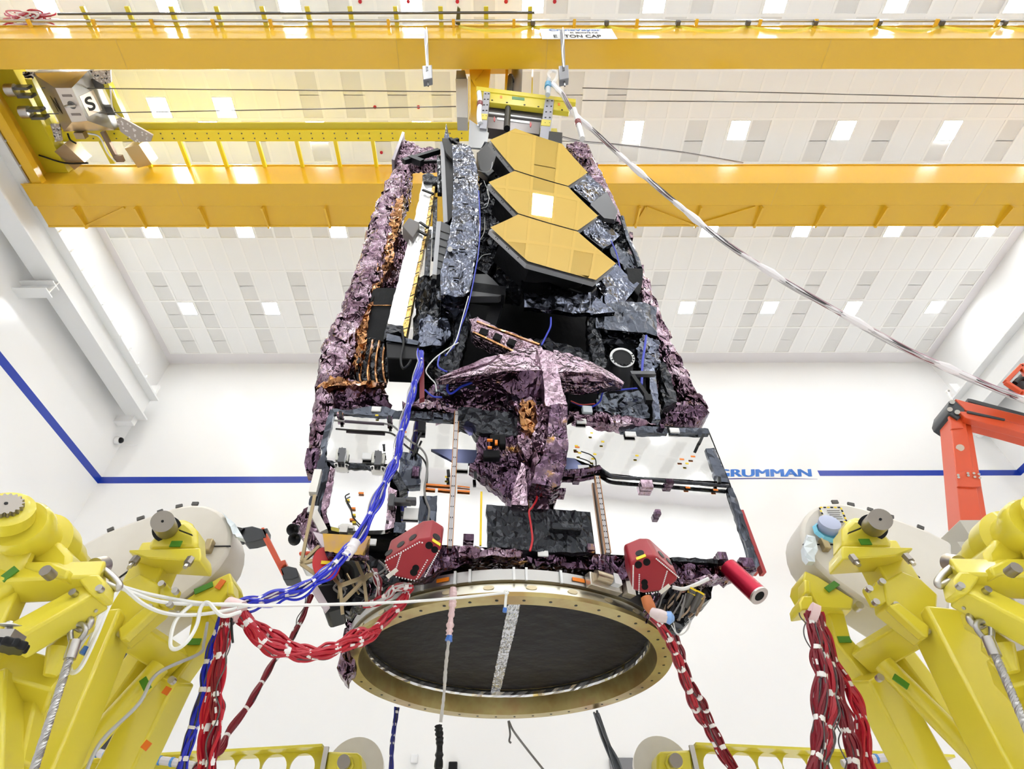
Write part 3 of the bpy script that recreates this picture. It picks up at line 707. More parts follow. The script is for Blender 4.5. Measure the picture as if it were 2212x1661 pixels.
# ---- removable red covers (each lifts off)
def red_cover(face, top_off, lab, rv, hl, lbl, tops):
    """face: underside outline (px), extruded upward along v."""
    Y0 = 3.02
    t = thing('protective_cover', lab, 'protective cover', sp(*face[0], Y0))
    return t
def rcover(lab, under, rise, holes_s, holes_u, label_px, rows, tag_px):
    # under = underside polygon pixels laid on a plane tilted down toward the viewer
    p0 = sp(*under[0], 3.05); n = Vector((.05, -.62, -.78)).normalized()
    P = [aP(x, y, p0, n) for x, y in under]
    up = Vector((0, .42, .91)).normalized() * rise
    c = Vector((0, 0, 0))
    for q in P: c += q
    t = thing('protective_cover', lab, 'protective cover', c / len(P))
    # round the outline corners a little
    MB().prism(P, up).build('cover_shell', red_anod, t, bevel=.022, bseg=3)
    mb = MB()
    for x, y, r in holes_u:
        q = aP(x, y, p0, n); mb.cyl(q - n * .004, q + n * .0025, r, 16)
    mb.build('access_hole', black_matte, t)
    mb = MB()
    for (x0, y0, x1, y1, k) in rows:
        for i in range(k):
            q = aP(x0 + (x1 - x0) * i / (k - 1), y0 + (y1 - y0) * i / (k - 1), p0, n); mb.cyl(q - n * .002, q + n * .002, .0045, 6)
    mb.build('rivet_pattern', white_plastic, t)
    # side faces: pick the plane of the named edge
    for (x, y, i, m_, w_, h_) in holes_s:
        a, b = P[i], P[(i + 1) % len(P)]; sn = (b - a).cross(up).normalized()
        if sn.dot(Vector(CAM) - a) < 0: sn = -sn
        q = aP(x, y, a, sn); e = (b - a).normalized(); u2 = up.normalized()
        if m_ == 'hole':
            mb = MB(); mb.lathe([(.026, -.002), (.026, .003)], 16, q, sn); mb.build('access_hole', black if i % 2 == 0 else steel, t)
        else:
            MB().box(q + sn * .003, (w_, h_, .004), (e, u2, sn)).build('warning_label', yellow_tape, t)
    q = aP(*tag_px, p0, n); MB().box(q, (.02, .06, .004), (n.orthogonal(), n.cross(n.orthogonal()), n)).build('cream_tag', cream, t)
    return t
rcover('red riveted cover box on the left of the adapter ring, blue tape at its corner',
       [(829, 1213), (905, 1167), (928, 1164), (955, 1181), (953, 1187), (906, 1254), (893, 1256), (845, 1245), (833, 1230)], .205,
       [(866, 1176, 0, 'hole', 0, 0), (892, 1161, 0, 'hole', 0, 0), (840, 1194, 0, 'hole', 0, 0), (943, 1160, 2, 'hole', 0, 0), (942, 1172, 2, 'label', .055, .022)],
       [(927, 1178, .022), (939, 1187, .02), (894, 1236, .022), (898, 1227, .02)], None,
       [(832, 1212, 906, 1171, 16), (912, 1172, 948, 1190, 5), (945, 1195, 918, 1245, 14), (866, 1196, 852, 1240, 12), (834, 1220, 846, 1243, 6), (856, 1246, 895, 1254, 7), (923, 1210, 900, 1250, 10)], (847, 1238))
rcover('red riveted cover box on the right of the adapter ring, below the plain white panel',
       [(1361, 1218), (1398, 1203), (1420, 1203), (1452, 1233), (1468, 1247), (1462, 1258), (1436, 1278), (1390, 1284), (1366, 1276)], .20,
       [(1382, 1195, 0, 'hole', 0, 0), (1385, 1204, 0, 'label', .06, .022), (1428, 1198, 2, 'hole', 0, 0), (1445, 1213, 2, 'hole', 0, 0)],
       [(1379, 1220, .022), (1397, 1214, .022), (1392, 1258, .02), (1393, 1267, .02)], None,
       [(1368, 1222, 1367, 1272, 16), (1381, 1241, 1380, 1282, 11), (1418, 1207, 1466, 1247, 16), (1441, 1234, 1427, 1280, 14), (1396, 1282, 1430, 1278, 7)], (1436, 1272))
# red disc cover over the engine
t = thing('disc_cover', 'round red cover disc with a cut corner over the lower left engine', 'protective cover', sp(704, 1215, 3.2))
cpx = [(704 + 31 * math.cos(a) * (1 if math.cos(a) > 0 else .95), 1216 + 36 * math.sin(a)) for a in [math.tau * k / 36 for k in range(36)]]
cpx = [p for p in cpx if not (p[0] < 700 and p[1] < 1196 and p[0] > 690)]
MB().prism(SP(cpx, 3.16), -BN * .02).build('disc', mat('red_cover', srgb(190, 20, 28), .35), t)
MB().box(sp(703, 1215, 3.15), (.05, .004, .02), (BX, BN, BZ)).build('warning_label', yellow_tape, t)
# red tube cover
a, b = sp(1592, 1242, 3.35), sp(1638, 1285, 3.27)
t = thing('tube_cover', 'red metal tube cover with silver end sticking out at the lower right', 'protective cover', a)
ax = (b - a).normalized()
MB().cyl(a - ax * .08, b, .062, 28).build('tube', mat('red_tube', (.38, .006, .03, 1), .25, .6), t, smooth=True)
MB().lathe([(.062, 0), (.062, .012), (.035, .012), (.035, 0)], 28, b, ax).build('end_ring', steel, t, smooth=True)
MB().lathe([(.034, .008), (.034, .0125)], 24, b, ax).build('bore', black_matte, t)
# red flat bars standing behind the right edge
for pts, lab in (([(1599, 1101), (1606, 1101), (1656, 1236), (1648, 1236)], 'long thin red panel strip standing past the right edge of the silver panel'),
                 ([(1630, 1230), (1636, 1230), (1640, 1236), (1632, 1236)], 'short end of a red strip peeking out behind the lower right corner')):
    tag(MB().prism(SP(pts, 3.62 if pts[0][0] < 1620 else 3.75), -BN * .06).build('red_strip', mat('red_panel', srgb(176, 50, 52), .4)), lab, 'protective strip')
# red upright guard and blue cable hook
tag(MB().prism(SP([(907, 775), (916, 772), (917, 858), (906, 862)], 3.18), -BN * .05).build('red_guard_bar', mat('maroon', (.20, .012, .02, 1), .45)), 'upright dark red bar beside the top of the blue cable bundle', 'guard bar')
# ================================================================ telescope on top of the bus
# mirror wing: three hexagons on the measured wing plane, outer ones folded in by the dish curvature
HU = Vector((.954, .299, -.008)).normalized(); HN = Vector((.299, -.954, .037)).normalized(); HV = HN.cross(HU) * -1
if HV.z < 0: HV = -HV
HC = V(.695, 3.428, 8.409); HD = 1.32
def hplane(k):      # k=+1 top, 0 mid, -1 bottom: point, normal
    if k == 0: return HC, HN
    e = HC + HV * (k * HD / 2); ang = math.radians(4.0)
    n = (Matrix.Rotation(-ang * k, 3, HU) @ HN)
    if (n - HN).dot(HV) * k > 0: n = (Matrix.Rotation(ang * k, 3, HU) @ HN)
    return e, n
HEX = {1: [(1057.8, 302), (1112.7, 276.6), (1214.4, 309.8), (1270, 372.5), (1227.6, 401.6), (1111, 366.7)],
       0: [(1055, 393), (1111, 368.7), (1227.6, 403.4), (1292.6, 466), (1248, 498), (1119, 460.6)],
       -1: [(1059, 490.5), (1119, 462.6), (1248, 500), (1331, 568.8), (1287.8, 604.9), (1139.7, 564)]}
RD, TU, TV = 14.0, -.03, .004       # dish radius and small seating tilts
def sagd(u, v): return (u * u + v * v) / (2 * RD) + TU * u + TV * v
def dish(u, v, off=0): return HC + HU * u + HV * v + HN * (sagd(u, v) + off)
def on_dish(x, y):
    sag = 0
    for _ in range(6):
        q = aP(x, y, HC + HN * sag, HN) - HC; u, v = q.dot(HU), q.dot(HV); sag = sagd(u, v)
    return u, v
for k in (1, 0, -1):
    UV = [on_dish(x, y) for x, y in HEX[k]]; n = HN
    P = [dish(*q) for q in UV]; c = sum(P, Vector((0, 0, 0))) / 6
    b = MB().prism([q - n * .034 for q in P], -n * .05).build('mirror_segment', rim_grey, ship)
    b['label'] = {1: 'upper gold mirror hexagon', 0: 'middle gold mirror hexagon', -1: 'lower gold mirror hexagon'}[k]
    bm = bmesh.new(); cu, cv = sum(q[0] for q in UV) / 6, sum(q[1] for q in UV) / 6
    bm.faces.new([bm.verts.new((cu + (q[0] - cu) * .996, cv + (q[1] - cv) * .996, 0)) for q in UV])
    bmesh.ops.triangulate(bm, faces=bm.faces[:])
    for _ in range(4): bmesh.ops.subdivide_edges(bm, edges=bm.edges[:], cuts=1, use_grid_fill=True)
    for v in bm.verts: v.co = dish(v.co.x, v.co.y)
    bm.verts.index_update(); mb = MB(); mb.v = [v.co.copy() for v in bm.verts]; mb.f = [[v.index for v in f.verts] for f in bm.faces]; bm.free()
    mb.build('mirror_face', mirror_gold, b, smooth=True)
    MB().prism([c + (q - c) * .8 - n * .08 for q in P], -n * .3).build('mirror_backing', blackskin, b)
    e0, e1 = P[0], P[5]; sd = (e1 - e0); sn = n.cross(sd).normalized()
    if sn.dot(c - e0) > 0: sn = -sn
    for q in (.2, .25, .5, .55, .8):
        MB().cyl(e0.lerp(e1, q) - n * .045, e0.lerp(e1, q) - n * .045 + sn * .004, .007, 6).build('rim_screw', black, b)
# black core
core = MB().prism(SP([(1030, 330), (1060, 312), (1150, 330), (1250, 420), (1310, 520), (1382, 590), (1412, 700), (1420, 850), (1418, 905), (1225, 900), (985, 888), (892, 868), (886, 780), (905, 620), (1000, 600), (1036, 470)], 4.0), -BN * 1.2).build('telescope_core', blackskin, ship)
plate('light_baffle', blackskin, [(806, 622), (856, 622), (838, 740), (786, 728)], 3.85, .4)
bar('baffle_line', copper, (803, 660), (845, 660), .008, 3.84, None, .01)
bx = plate('electronics_box', black, [(834, 722), (906, 738), (903, 776), (836, 773)], 3.42, .3, None, .01)
plate('box_lid', greyfoil, [(836, 720), (906, 737), (902, 745), (834, 735)], 3.40, .05)
fpl('black_blanket', blackfoil, [(900, 600), (955, 590), (1000, 600), (1012, 640), (990, 720), (982, 785), (905, 778), (893, 730)], 3.62, .3, .08, .03)
fpl('silver_blanket', silverfoil, [(905, 700), (925, 682), (968, 690), (975, 720), (955, 745), (905, 748)], 3.5, .1, .08, .03)
fpl('silver_blanket', greyfoil, [(948, 625), (1012, 632), (1000, 668), (980, 690), (962, 660), (942, 640)], 3.48, .1, .06, .025)
fpl('black_blanket', blackfoil, [(985, 690), (1010, 640), (1018, 690), (1000, 760), (985, 820), (940, 800), (975, 760)], 3.55, .15, .07, .02)
# long foil boom
BO = [(977, 312), (996, 308), (1016, 314), (1026, 340), (1031, 365), (1035, 443), (1033, 523), (1026, 569), (1014, 632), (985, 642), (952, 634), (951, 592), (966, 530), (977, 466), (980, 388)]
boom = fpl('foil_boom', silverfoil, BO, 3.3, .3, .1, .014)
for (x, y) in ((995, 347), (998, 383), (990, 384), (985, 388), (992, 497), (998, 538), (980, 539), (985, 600), (975, 575), (1005, 440)):
    bar('boom_tie', black, (x - 6, y), (x + 7, y + 1), .012, 3.275, None, .012, boom)
for (x, y) in ((986, 391), (972, 538)):
    MB().cyl(sp(x, y, 3.28), sp(x, y, 3.265), .028, 14).build('boom_button', white_plastic, boom, smooth=True)
rod('wire_harness', mat('blue_cable', srgb(45, 60, 190), .4), [(1034, 412), (1037, 480), (1034, 540), (1027, 585), (1016, 640), (1005, 680), (995, 705), (985, 740), (962, 768)], .012, 3.26)
rod('wire_harness', white_plastic, [(1012, 640), (998, 690), (985, 735), (965, 765)], .008, 3.25)
rod('wire_harness', mat('blue_cable', srgb(45, 60, 190), .4), [(950, 765), (946, 790), (958, 800), (966, 803)], .014, 3.3)
rod('wire_harness', white_plastic, [(990, 740), (960, 758), (935, 778), (920, 800), (928, 815), (940, 828), (943, 845)], .01, 3.22)
# grey and black upright panels left of the boom
plate('edge_panel', rim_grey, [(951, 306), (959, 305), (967, 478), (958, 482)], 3.45, .05)
plate('edge_panel', black, [(959, 302), (977, 312), (979, 388), (977, 466), (967, 482)], 3.47, .2)
plate('edge_panel', rim_grey, [(943, 478), (953, 478), (943, 594), (934, 592)], 3.43, .05)
ep = plate('edge_panel', mat('charcoal', (.05, .05, .055, 1), .4), [(953, 478), (977, 490), (965, 535), (950, 592), (943, 594)], 3.44, .15)
for k in range(6):
    bar('panel_line', black, (950 - k * 1.3, 498 + k * 16), (974 - k * 4, 506 + k * 15), .006, 3.435, None, .006, ep)
plate('mast_cap', black, [(955, 298), (974, 300), (978, 345), (964, 330)], 3.4, .12)
fpl('mast_spike', silverfoil, [(964, 266), (969, 288), (972, 300), (959, 299)], 3.42, .06, .05, .006)
for a, b, wd in (((872, 349), (948, 326), .07), ((886, 342), (912, 352), .09), ((908, 350), (952, 348), .04), ((972, 300), (1012, 328), .045), ((974, 306), (990, 302), .05)):
    bar('strut', black, a, b, wd, 3.62 if a[0] < 950 else 3.4)
for pts in (((948, 340), (950, 420)), ((940, 430), (938, 560)), ((928, 500), (922, 600)), ((950, 580), (946, 610))):
    bar('strut', blackfoil, pts[0], pts[1], .06, 3.6)
plate('grey_shield', mat('shield_grey', (.42, .43, .44, 1), .35, .5), [(1014, 258), (1056, 287), (1052, 310), (1040, 320), (1012, 318)], 3.9, .03)
# fold-out mirror strut (white and gold foil box beam)
plate('strut_core', blackfoil, [(914, 390), (942, 390), (900, 600), (874, 720), (840, 700), (868, 580), (891, 498)], 3.62, .18)
st = fpl('secondary_strut', whitefoil, [(914, 388), (936, 388), (917, 500), (895, 600), (866, 722), (836, 702), (866, 580), (889, 500)], 3.5, .12, .09, .009)
fpl('strut_side', goldfoil, [(936, 388), (943, 389), (925, 490), (904, 592), (877, 727), (866, 722), (895, 600), (917, 500)], 3.51, .12, .07, .006, st)
for a, b in (((913, 410), (936, 419)), ((893, 492), (921, 508)), ((907, 480), (925, 492))):
    bar('strut_band', black, a, b, .03, 3.47, None, .02, st)
for k in range(14):
    yy = 400 + k * 24; xl = float(np.interp(yy, (388, 500, 600, 722), (936, 917, 895, 866))); xr = float(np.interp(yy - 4, (388, 490, 592, 727), (943, 925, 904, 877)))
    bar('gold_line', black, (xl, yy), (xr, yy - 4), .007, 3.495, None, .007, st)
plate('strut_latch', mat('latch_brown', (.10, .085, .075, 1), .4), [(869, 488), (883, 470), (906, 480), (905, 492), (892, 514)], 3.42, .16, st, .008)
fpl('strut_cap', blackfoil, [(912, 378), (925, 372), (944, 381), (945, 393), (915, 392)], 3.46, .14, .05, .012, st)
fpl('strut_cap', blackfoil, [(838, 700), (872, 705), (872, 722), (860, 716), (845, 722), (828, 735), (832, 715)], 3.44, .1, .05, .01, st)
rod('wire_harness', black, [(868, 712), (872, 740), (866, 775), (870, 795), (880, 790), (888, 778)], .02, 3.38)
# dark cavity between boom and mirrors
fpl('black_blanket', blackfoil, [(1040, 312), (1062, 300), (1075, 312), (1088, 345), (1080, 400), (1072, 560), (1050, 590), (1030, 580), (1036, 470), (1034, 380)], 3.75, .2, .09, .035)
bx = plate('shroud', black, [(1030, 330), (1050, 308), (1066, 312), (1078, 330), (1070, 370), (1055, 382), (1035, 365)], 3.6, .12, None, .02)
rod('silver_edge', silverfoil, [(1078, 340), (1080, 400), (1082, 480), (1086, 560)], .03, 3.6)
rod('wire_harness', white_plastic, [(1033, 368), (1048, 372), (1060, 366), (1064, 350)], .007, 3.5)
for pts in ([(1045, 390), (1056, 420), (1052, 445), (1040, 450)], [(1047, 470), (1046, 500), (1036, 520)], [(1032, 565), (1042, 552), (1060, 548)], [(1060, 395), (1052, 410), (1058, 430)]):
    rod('wire_harness', white_plastic, pts, .007, 3.5)
plate('octagon_plate', mat('charcoal', (.05, .05, .055, 1), .4), [(1019, 592), (1052, 592), (1066, 604), (1092, 632), (1078, 640), (1016, 640)], 3.42, .08)
fpl('black_blanket', blackfoil, [(1086, 560), (1140, 580), (1138, 610), (1126, 630), (1090, 620), (1066, 600)], 3.52, .2, .08, .02)
bar('baffle_edge', silverfoil, (1092, 560), (1098, 588), .02, 3.45); bar('baffle_edge', silverfoil, (1098, 588), (1130, 612), .02, 3.45)
bar('cross_beam', blackskin, (1000, 630), (1090, 642), .16, 3.5); bar('cross_beam', blackskin, (1080, 640), (1050, 735), .12, 3.6)
# under-mirror beam and flaps
plate('mirror_beam', black, [(1141, 568), (1286, 608), (1290, 622), (1272, 638), (1142, 590)], 3.42, .16, None, .012)
fpl('foil_flap', silverfoil, [(1228, 405), (1269, 376), (1311, 413), (1274, 441)], 3.78, .05, .09, .010)
plate('dark_flap', mat('charcoal', (.05, .05, .055, 1), .4), [(1274, 441), (1311, 414), (1334, 457), (1328, 474), (1305, 471)], 3.72, .06)
fpl('foil_flap', silverfoil, [(1249, 500), (1293, 470), (1340, 508), (1318, 527), (1300, 539)], 3.76, .05, .09, .010)
fpl('foil_flap', silverfoil, [(1287, 607), (1332, 572), (1381, 613), (1328, 676), (1276, 632)], 3.60, .05, .10, .010)
fpl('foil_flap', silverfoil, [(1126, 608), (1142, 596), (1240, 630), (1276, 631), (1328, 676), (1245, 676), (1134, 662)], 3.36, .05, .10, .012)
for a, b in (((1228, 404), (1270, 374)), ((1249, 499), (1293, 468)), ((1228, 404), (1275, 442)), ((1249, 500), (1301, 540)), ((1288, 606), (1332, 571))):
    bar('flap_edge', black, a, b, .014, 3.62, None, .05)
fpl('dark_blanket', greyfoil, [(1315, 540), (1345, 512), (1362, 545), (1385, 580), (1380, 610), (1345, 575)], 3.85, .15, .08, .025)
fpl('dark_blanket', blackfoil, [(1306, 475), (1330, 470), (1345, 490), (1362, 530), (1350, 545), (1318, 530)], 3.84, .15, .06, .03)
rod('silver_edge', greyfoil, [(1343, 470), (1356, 515), (1372, 550), (1382, 580)], .035, 3.8)
rod('wire_harness', mat('blue_cable', srgb(45, 60, 190), .4), [(1320, 520), (1332, 548), (1340, 580), (1352, 600), (1372, 640)], .016, 3.7)
plate('black_cover', blackskin, [(1352, 578), (1390, 580), (1388, 612), (1380, 640), (1360, 615)], 3.6, .12, None, .01)
fpl('dark_blanket', greyfoil, [(1292, 662), (1345, 650), (1382, 655), (1418, 662), (1419, 728), (1395, 722), (1340, 715), (1288, 705)], 3.55, .3, .09, .02)
fpl('dark_blanket', blackfoil, [(1290, 705), (1340, 716), (1418, 728), (1416, 765), (1380, 772), (1330, 745), (1296, 735)], 3.7, .2, .08, .03)
fpl('black_blanket', blackfoil, [(1270, 680), (1292, 690), (1308, 770), (1318, 790), (1290, 800), (1270, 740)], 3.58, .1, .06, .02)
fpl('silver_blanket', silverfoil, [(1385, 720), (1425, 738), (1424, 790), (1395, 800), (1382, 790), (1375, 760)], 3.52, .1, .045, .035)
fpl('silver_blanket', silverfoil, [(1402, 800), (1414, 790), (1428, 906), (1411, 905)], 3.48, .12, .06, .010)
fpl('silver_blanket', greyfoil, [(1300, 835), (1340, 845), (1385, 850), (1400, 880), (1404, 905), (1320, 902), (1240, 893), (1236, 872), (1285, 875)], 3.5, .12, .06, .035)
fpl('black_blanket', blackfoil, [(1060, 715), (1190, 735), (1290, 760), (1320, 800), (1270, 800), (1180, 755), (1100, 740)], 3.6, .15, .07, .03)
rod('wire_harness', mat('blue_cable', srgb(45, 60, 190), .4), [(1190, 686), (1189, 705), (1180, 725), (1170, 745)], .016, 3.4)
rod('wire_harness', mat('blue_cable', srgb(45, 60, 190), .4), [(1396, 725), (1392, 755), (1388, 785), (1386, 830)], .02, 3.42)
rod('wire_harness', mat('blue_cable', srgb(45, 60, 190), .4), [(1235, 868), (1270, 880), (1295, 868), (1305, 845), (1340, 842), (1380, 838)], .014, 3.4)
rod('wire_harness', mat('red_wire', srgb(180, 60, 50), .4), [(1233, 866), (1255, 874), (1285, 872)], .009, 3.39)
fit('cover_plate', mat('tape_white', (.75, .8, .85, 1), .4), 1268, 887, .08, .07, 3.38, .05)
plate('dark_opening', black_matte, [(1230, 845), (1292, 848), (1284, 876), (1231, 870)], 3.46, .1)
# round instrument can with a white bolted rim
cA = sp(1344, 773, 3.42); ax = V(-.1, .55, -.62).normalized(); fn = V(.06, -.62, -.78)
can = MB().lathe([(.112, 0), (.118, .02), (.118, .30), (.10, .32)], 40, cA, V(-.06, .35, -.75) * -1 if False else V(-.03, .62, .1)).build('instrument_can', black, ship, smooth=True)
MB().lathe([(.116, 0), (.116, -.008), (.094, -.008), (.094, 0)], 40, cA, V(-.03, .62, .1), closed=True).build('can_rim', white_plastic, can, smooth=True)
MB().cyl(cA + V(0, .08, -.02), cA + V(-.02, .3, -.30), .11, 28).build('can_body', black, can, smooth=True)
for k in range(18):
    a = math.tau * k / 18; q = cA + V(math.cos(a) * .105, -.009, math.sin(a) * .105); MB().cyl(q, q + V(0, -.004, 0), .009, 6).build('rim_bolt', black, can)
bar('strut', black, (1366, 812), (1404, 866), .035, 3.3); bar('strut', mat('gunmetal', (.1, .1, .105, 1), .35), (1362, 808), (1414, 808), .04, 3.32)
MB().box(sp(1400, 862, 3.3), (.06, .05, .07)).build('strut_foot', black, ship)
# lower purple blankets and boom truss
fpl('foil_blanket', purple_deep, [(930, 835), (1000, 838), (1085, 842), (1095, 868), (1095, 880), (990, 872), (925, 862)], 3.42, .1, .055, .03)
fpl('foil_blanket', purple, [(868, 870), (905, 864), (985, 872), (1095, 884), (1096, 900), (990, 889), (880, 880)], 3.36, .1, .05, .022)
fpl('foil_blanket', purple, [(1232, 888), (1300, 893), (1370, 904), (1420, 915), (1345, 920), (1290, 912), (1240, 905)], 3.36, .08, .05, .02)
fpl('black_blanket', silverfoil, [(1098, 835), (1118, 838), (1116, 885), (1100, 885)], 3.33, .1, .05, .012)
fpl('black_blanket', greyfoil, [(945, 828), (985, 835), (1000, 850), (960, 858), (935, 845)], 3.4, .08, .05, .02)
rod('wire_harness', mat('blue_cable', srgb(45, 60, 190), .4), [(968, 824), (966, 842), (975, 850), (995, 836), (1015, 828), (1030, 822)], .018, 3.32)
rod('wire_harness', mat('blue_cable', srgb(45, 60, 190), .4), [(918, 842), (935, 856), (955, 858)], .014, 3.32)
fpl('boom_truss', pink, [(1014, 690), (1030, 688), (1090, 712), (1165, 742), (1180, 762), (1150, 768), (1110, 762), (1060, 740), (1020, 722)], 3.38, .12, .06, .018)
for a, b in (((1030, 695), (1165, 745)), ((1022, 718), (1110, 760))): bar('truss_edge', copper, a, b, .02, 3.33, None, .02)
for x in (1040, 1070, 1100): plate('truss_window', black_matte, [(x, 707 + (x - 1040) * .38), (x + 16, 713 + (x - 1040) * .38), (x + 10, 724 + (x - 1040) * .38), (x - 6, 718 + (x - 1040) * .38)], 3.345, .02)
# folded flap roof: two pitched faces at a ridge, lit upper one coloured paler
def roof(nm, mu, ml, top, ridge, bot, y0=3.30):
    T_, Rg, B = SP(top, y0), SP(ridge, y0 - .16), SP(bot, y0)
    for nmx, mt, poly_ in ((nm, mu, T_ + Rg[::-1]), (nm, ml, Rg + B[::-1])):
        foil(nmx, mt, ship, poly_, -BN * .05, .08, .008, .4)
roof('aft_flap', pink, purple_deep, [(943, 818), (1050, 775), (1130, 756), (1166, 750)], [(947, 820), (1060, 806), (1130, 800), (1174, 800)], [(950, 821), (1040, 824), (1080, 838), (1130, 864), (1176, 858)])
fpl('aft_flap_edge', purple, [(943, 817), (1000, 792), (1050, 772), (1080, 766), (1052, 784), (1000, 800)], 3.12, .03, .06, .006)
roof('aft_flap', pink, purple, [(1195, 756), (1240, 768), (1300, 792), (1348, 828)], [(1205, 803), (1250, 804), (1300, 808), (1346, 830)], [(1214, 838), (1260, 842), (1290, 840), (1344, 833)])
# central column
fpl('foil_column', pink, [(1160, 752), (1180, 756), (1198, 762), (1212, 830), (1225, 873), (1190, 880), (1178, 876), (1172, 800)], 3.12, .2, .05, .010)
fpl('foil_column', purple_deep, [(1188, 876), (1226, 872), (1226, 960), (1221, 1003), (1208, 1046), (1196, 1054), (1150, 1040), (1158, 1010), (1172, 985), (1185, 940)], 3.12, .22, .075, .018)
fpl('foil_column', purple, [(1160, 870), (1190, 874), (1187, 940), (1174, 985), (1158, 1012), (1150, 1000), (1155, 930)], 3.20, .18, .06, .03)
fpl('foil_blanket', copper, [(1128, 864), (1160, 868), (1158, 940), (1136, 935), (1120, 905)], 3.24, .1, .055, .03)
rod('wire_harness', mat('red_wire2', srgb(190, 25, 35), .4), [(1157, 1048), (1160, 1075), (1150, 1095), (1143, 1105), (1147, 1135), (1150, 1165), (1145, 1190)], .013, 3.27)
# ---------------- sunshield pallets: tall crumpled masts either side
def mast(nm, mt, rings, y0, deep, n=22, amp=.03, seed=3, sub=5):
    rr = random.Random(seed); rings = spline([V(*q) for q in rings], sub); vs, fs = [], []
    for i, (cx_, cy_, hw) in enumerate(rings):
        c = sp(cx_, cy_, y0); e = sp(cx_ + hw, cy_ + hw * .25, y0) - c; w_ = e.length; e.normalize()
        for k in range(n):
            a = math.tau * k / n; ca, sa = math.cos(a), math.sin(a)
            ca = math.copysign(abs(ca) ** .7, ca); sa = math.copysign(abs(sa) ** .7, sa)
            p = c + e * (w_ * ca) - BN * (deep * (.5 + .5 * sa) - deep * .2)
            j = noise.noise(p * 5 + Vector((seed, 0, 0))) + .8 * noise.noise(p * 13) + rr.uniform(-.7, .7)
            vs.append(p + (e * ca + -BN * sa).normalized() * amp * j + Vector((0, 0, rr.uniform(-1, 1) * amp * 2.2)))
    m_ = len(rings)
    for i in range(m_ - 1):
        for k in range(n):
            l = (k + 1) % n; q = [i * n + k, i * n + l, (i + 1) * n + l, (i + 1) * n + k]
            if (i + k) % 2: fs += [[q[0], q[1], q[2]], [q[0], q[2], q[3]]]
            else: fs += [[q[0], q[1], q[3]], [q[1], q[2], q[3]]]
    fs.append(list(range(n))); fs.append([(m_ - 1) * n + k for k in range(n)])
    return MB().add(vs, fs).build(nm, mt, ship)
mL = mast('sunshield_pallet', purple, [(868, 340, 17), (868, 375, 22), (848, 425, 27), (833, 470, 30), (820, 520, 32), (808, 570, 34), (790, 625, 36), (768, 680, 38), (742, 740, 42), (728, 790, 40), (718, 838, 38)], 3.95, .5, 26, .026, 3, 10)
mR = mast('sunshield_pallet', purple, [(1262, 325, 12), (1280, 370, 20), (1310, 440, 22), (1338, 510, 20), (1366, 570, 20), (1392, 640, 24), (1420, 720, 26), (1448, 790, 30), (1480, 850, 34), (1498, 880, 28)], 4.05, .5, 26, .026, 5, 10)
mL['label'] = 'left sunshield pallet in crumpled purple foil'; mR['label'] = 'right sunshield pallet in crumpled purple foil'
plate('end_plate', mat('plate_dark', (.16, .13, .15, 1), .3, .6), [(869, 284), (874, 286), (852, 346), (846, 344)], 3.8, .25)
fpl('pallet_head', purple, [(868, 305), (880, 303), (908, 316), (950, 322), (950, 346), (912, 346), (885, 350), (858, 350)], 3.85, .2, .05, .02)
fpl('pallet_head', purple, [(1222, 312), (1245, 306), (1272, 312), (1280, 330), (1262, 345), (1238, 330)], 3.95, .2, .05, .02)
fpl('inner_fold', copper, [(846, 440), (872, 420), (868, 470), (852, 520), (848, 560), (828, 600), (818, 620), (808, 640), (802, 610), (830, 545), (842, 490)], 3.86, .12, .06, .03)
fpl('inner_fold', purple, [(852, 500), (872, 508), (884, 530), (872, 575), (858, 620), (815, 622), (836, 570), (848, 540)], 4.0, .12, .06, .03)
fpl('inner_fold', copper, [(796, 660), (808, 640), (800, 672), (792, 720), (782, 770), (770, 800), (762, 790), (775, 720)], 3.82, .1, .05, .03)
cav = fpl('pallet_cavity', blackfoil, [(784, 726), (836, 738), (842, 790), (830, 830), (770, 828), (768, 800)], 3.86, .1, .06, .02)
for k, x in enumerate((792, 806, 820, 834)):
    rod('cavity_fold', copper, [(x, 733 + k * 2), (x - 6, 770), (x - 14 + k * 3, 805), (x - 12 + k * 4, 828)], .028, 3.84, 6, cav)
fpl('pallet_foot', purple_deep, [(681, 834), (710, 812), (760, 824), (800, 832), (828, 828), (846, 879), (790, 882), (732, 880), (700, 858)], 3.8, .3, .07, .04)
fpl('pallet_foot', copper, [(681, 834), (712, 812), (770, 826), (830, 826), (800, 838), (740, 832), (712, 836)], 3.74, .1, .06, .025)
mast('pallet_sleeve', purple, [(702, 850, 20), (698, 890, 22), (690, 930, 22), (686, 975, 20)], 3.75, .3, 18, .02, 9, 6)
plate('corner_box', purple_deep, [(663, 968), (688, 967), (690, 975), (686, 1010), (660, 1014), (657, 1000)], 3.6, .15)
fpl('pallet_foot', purple_deep, [(1434, 858), (1458, 868), (1500, 862), (1530, 888), (1500, 918), (1462, 914), (1432, 892)], 3.85, .3, .06, .035)
fpl('inner_fold', blackfoil, [(1424, 780), (1440, 790), (1455, 840), (1462, 868), (1436, 880), (1428, 840)], 3.7, .1, .06, .02)
plate('pallet_bracket', purple_deep, [(1360, 500), (1367, 502), (1368, 514), (1360, 512)], 3.9, .1)
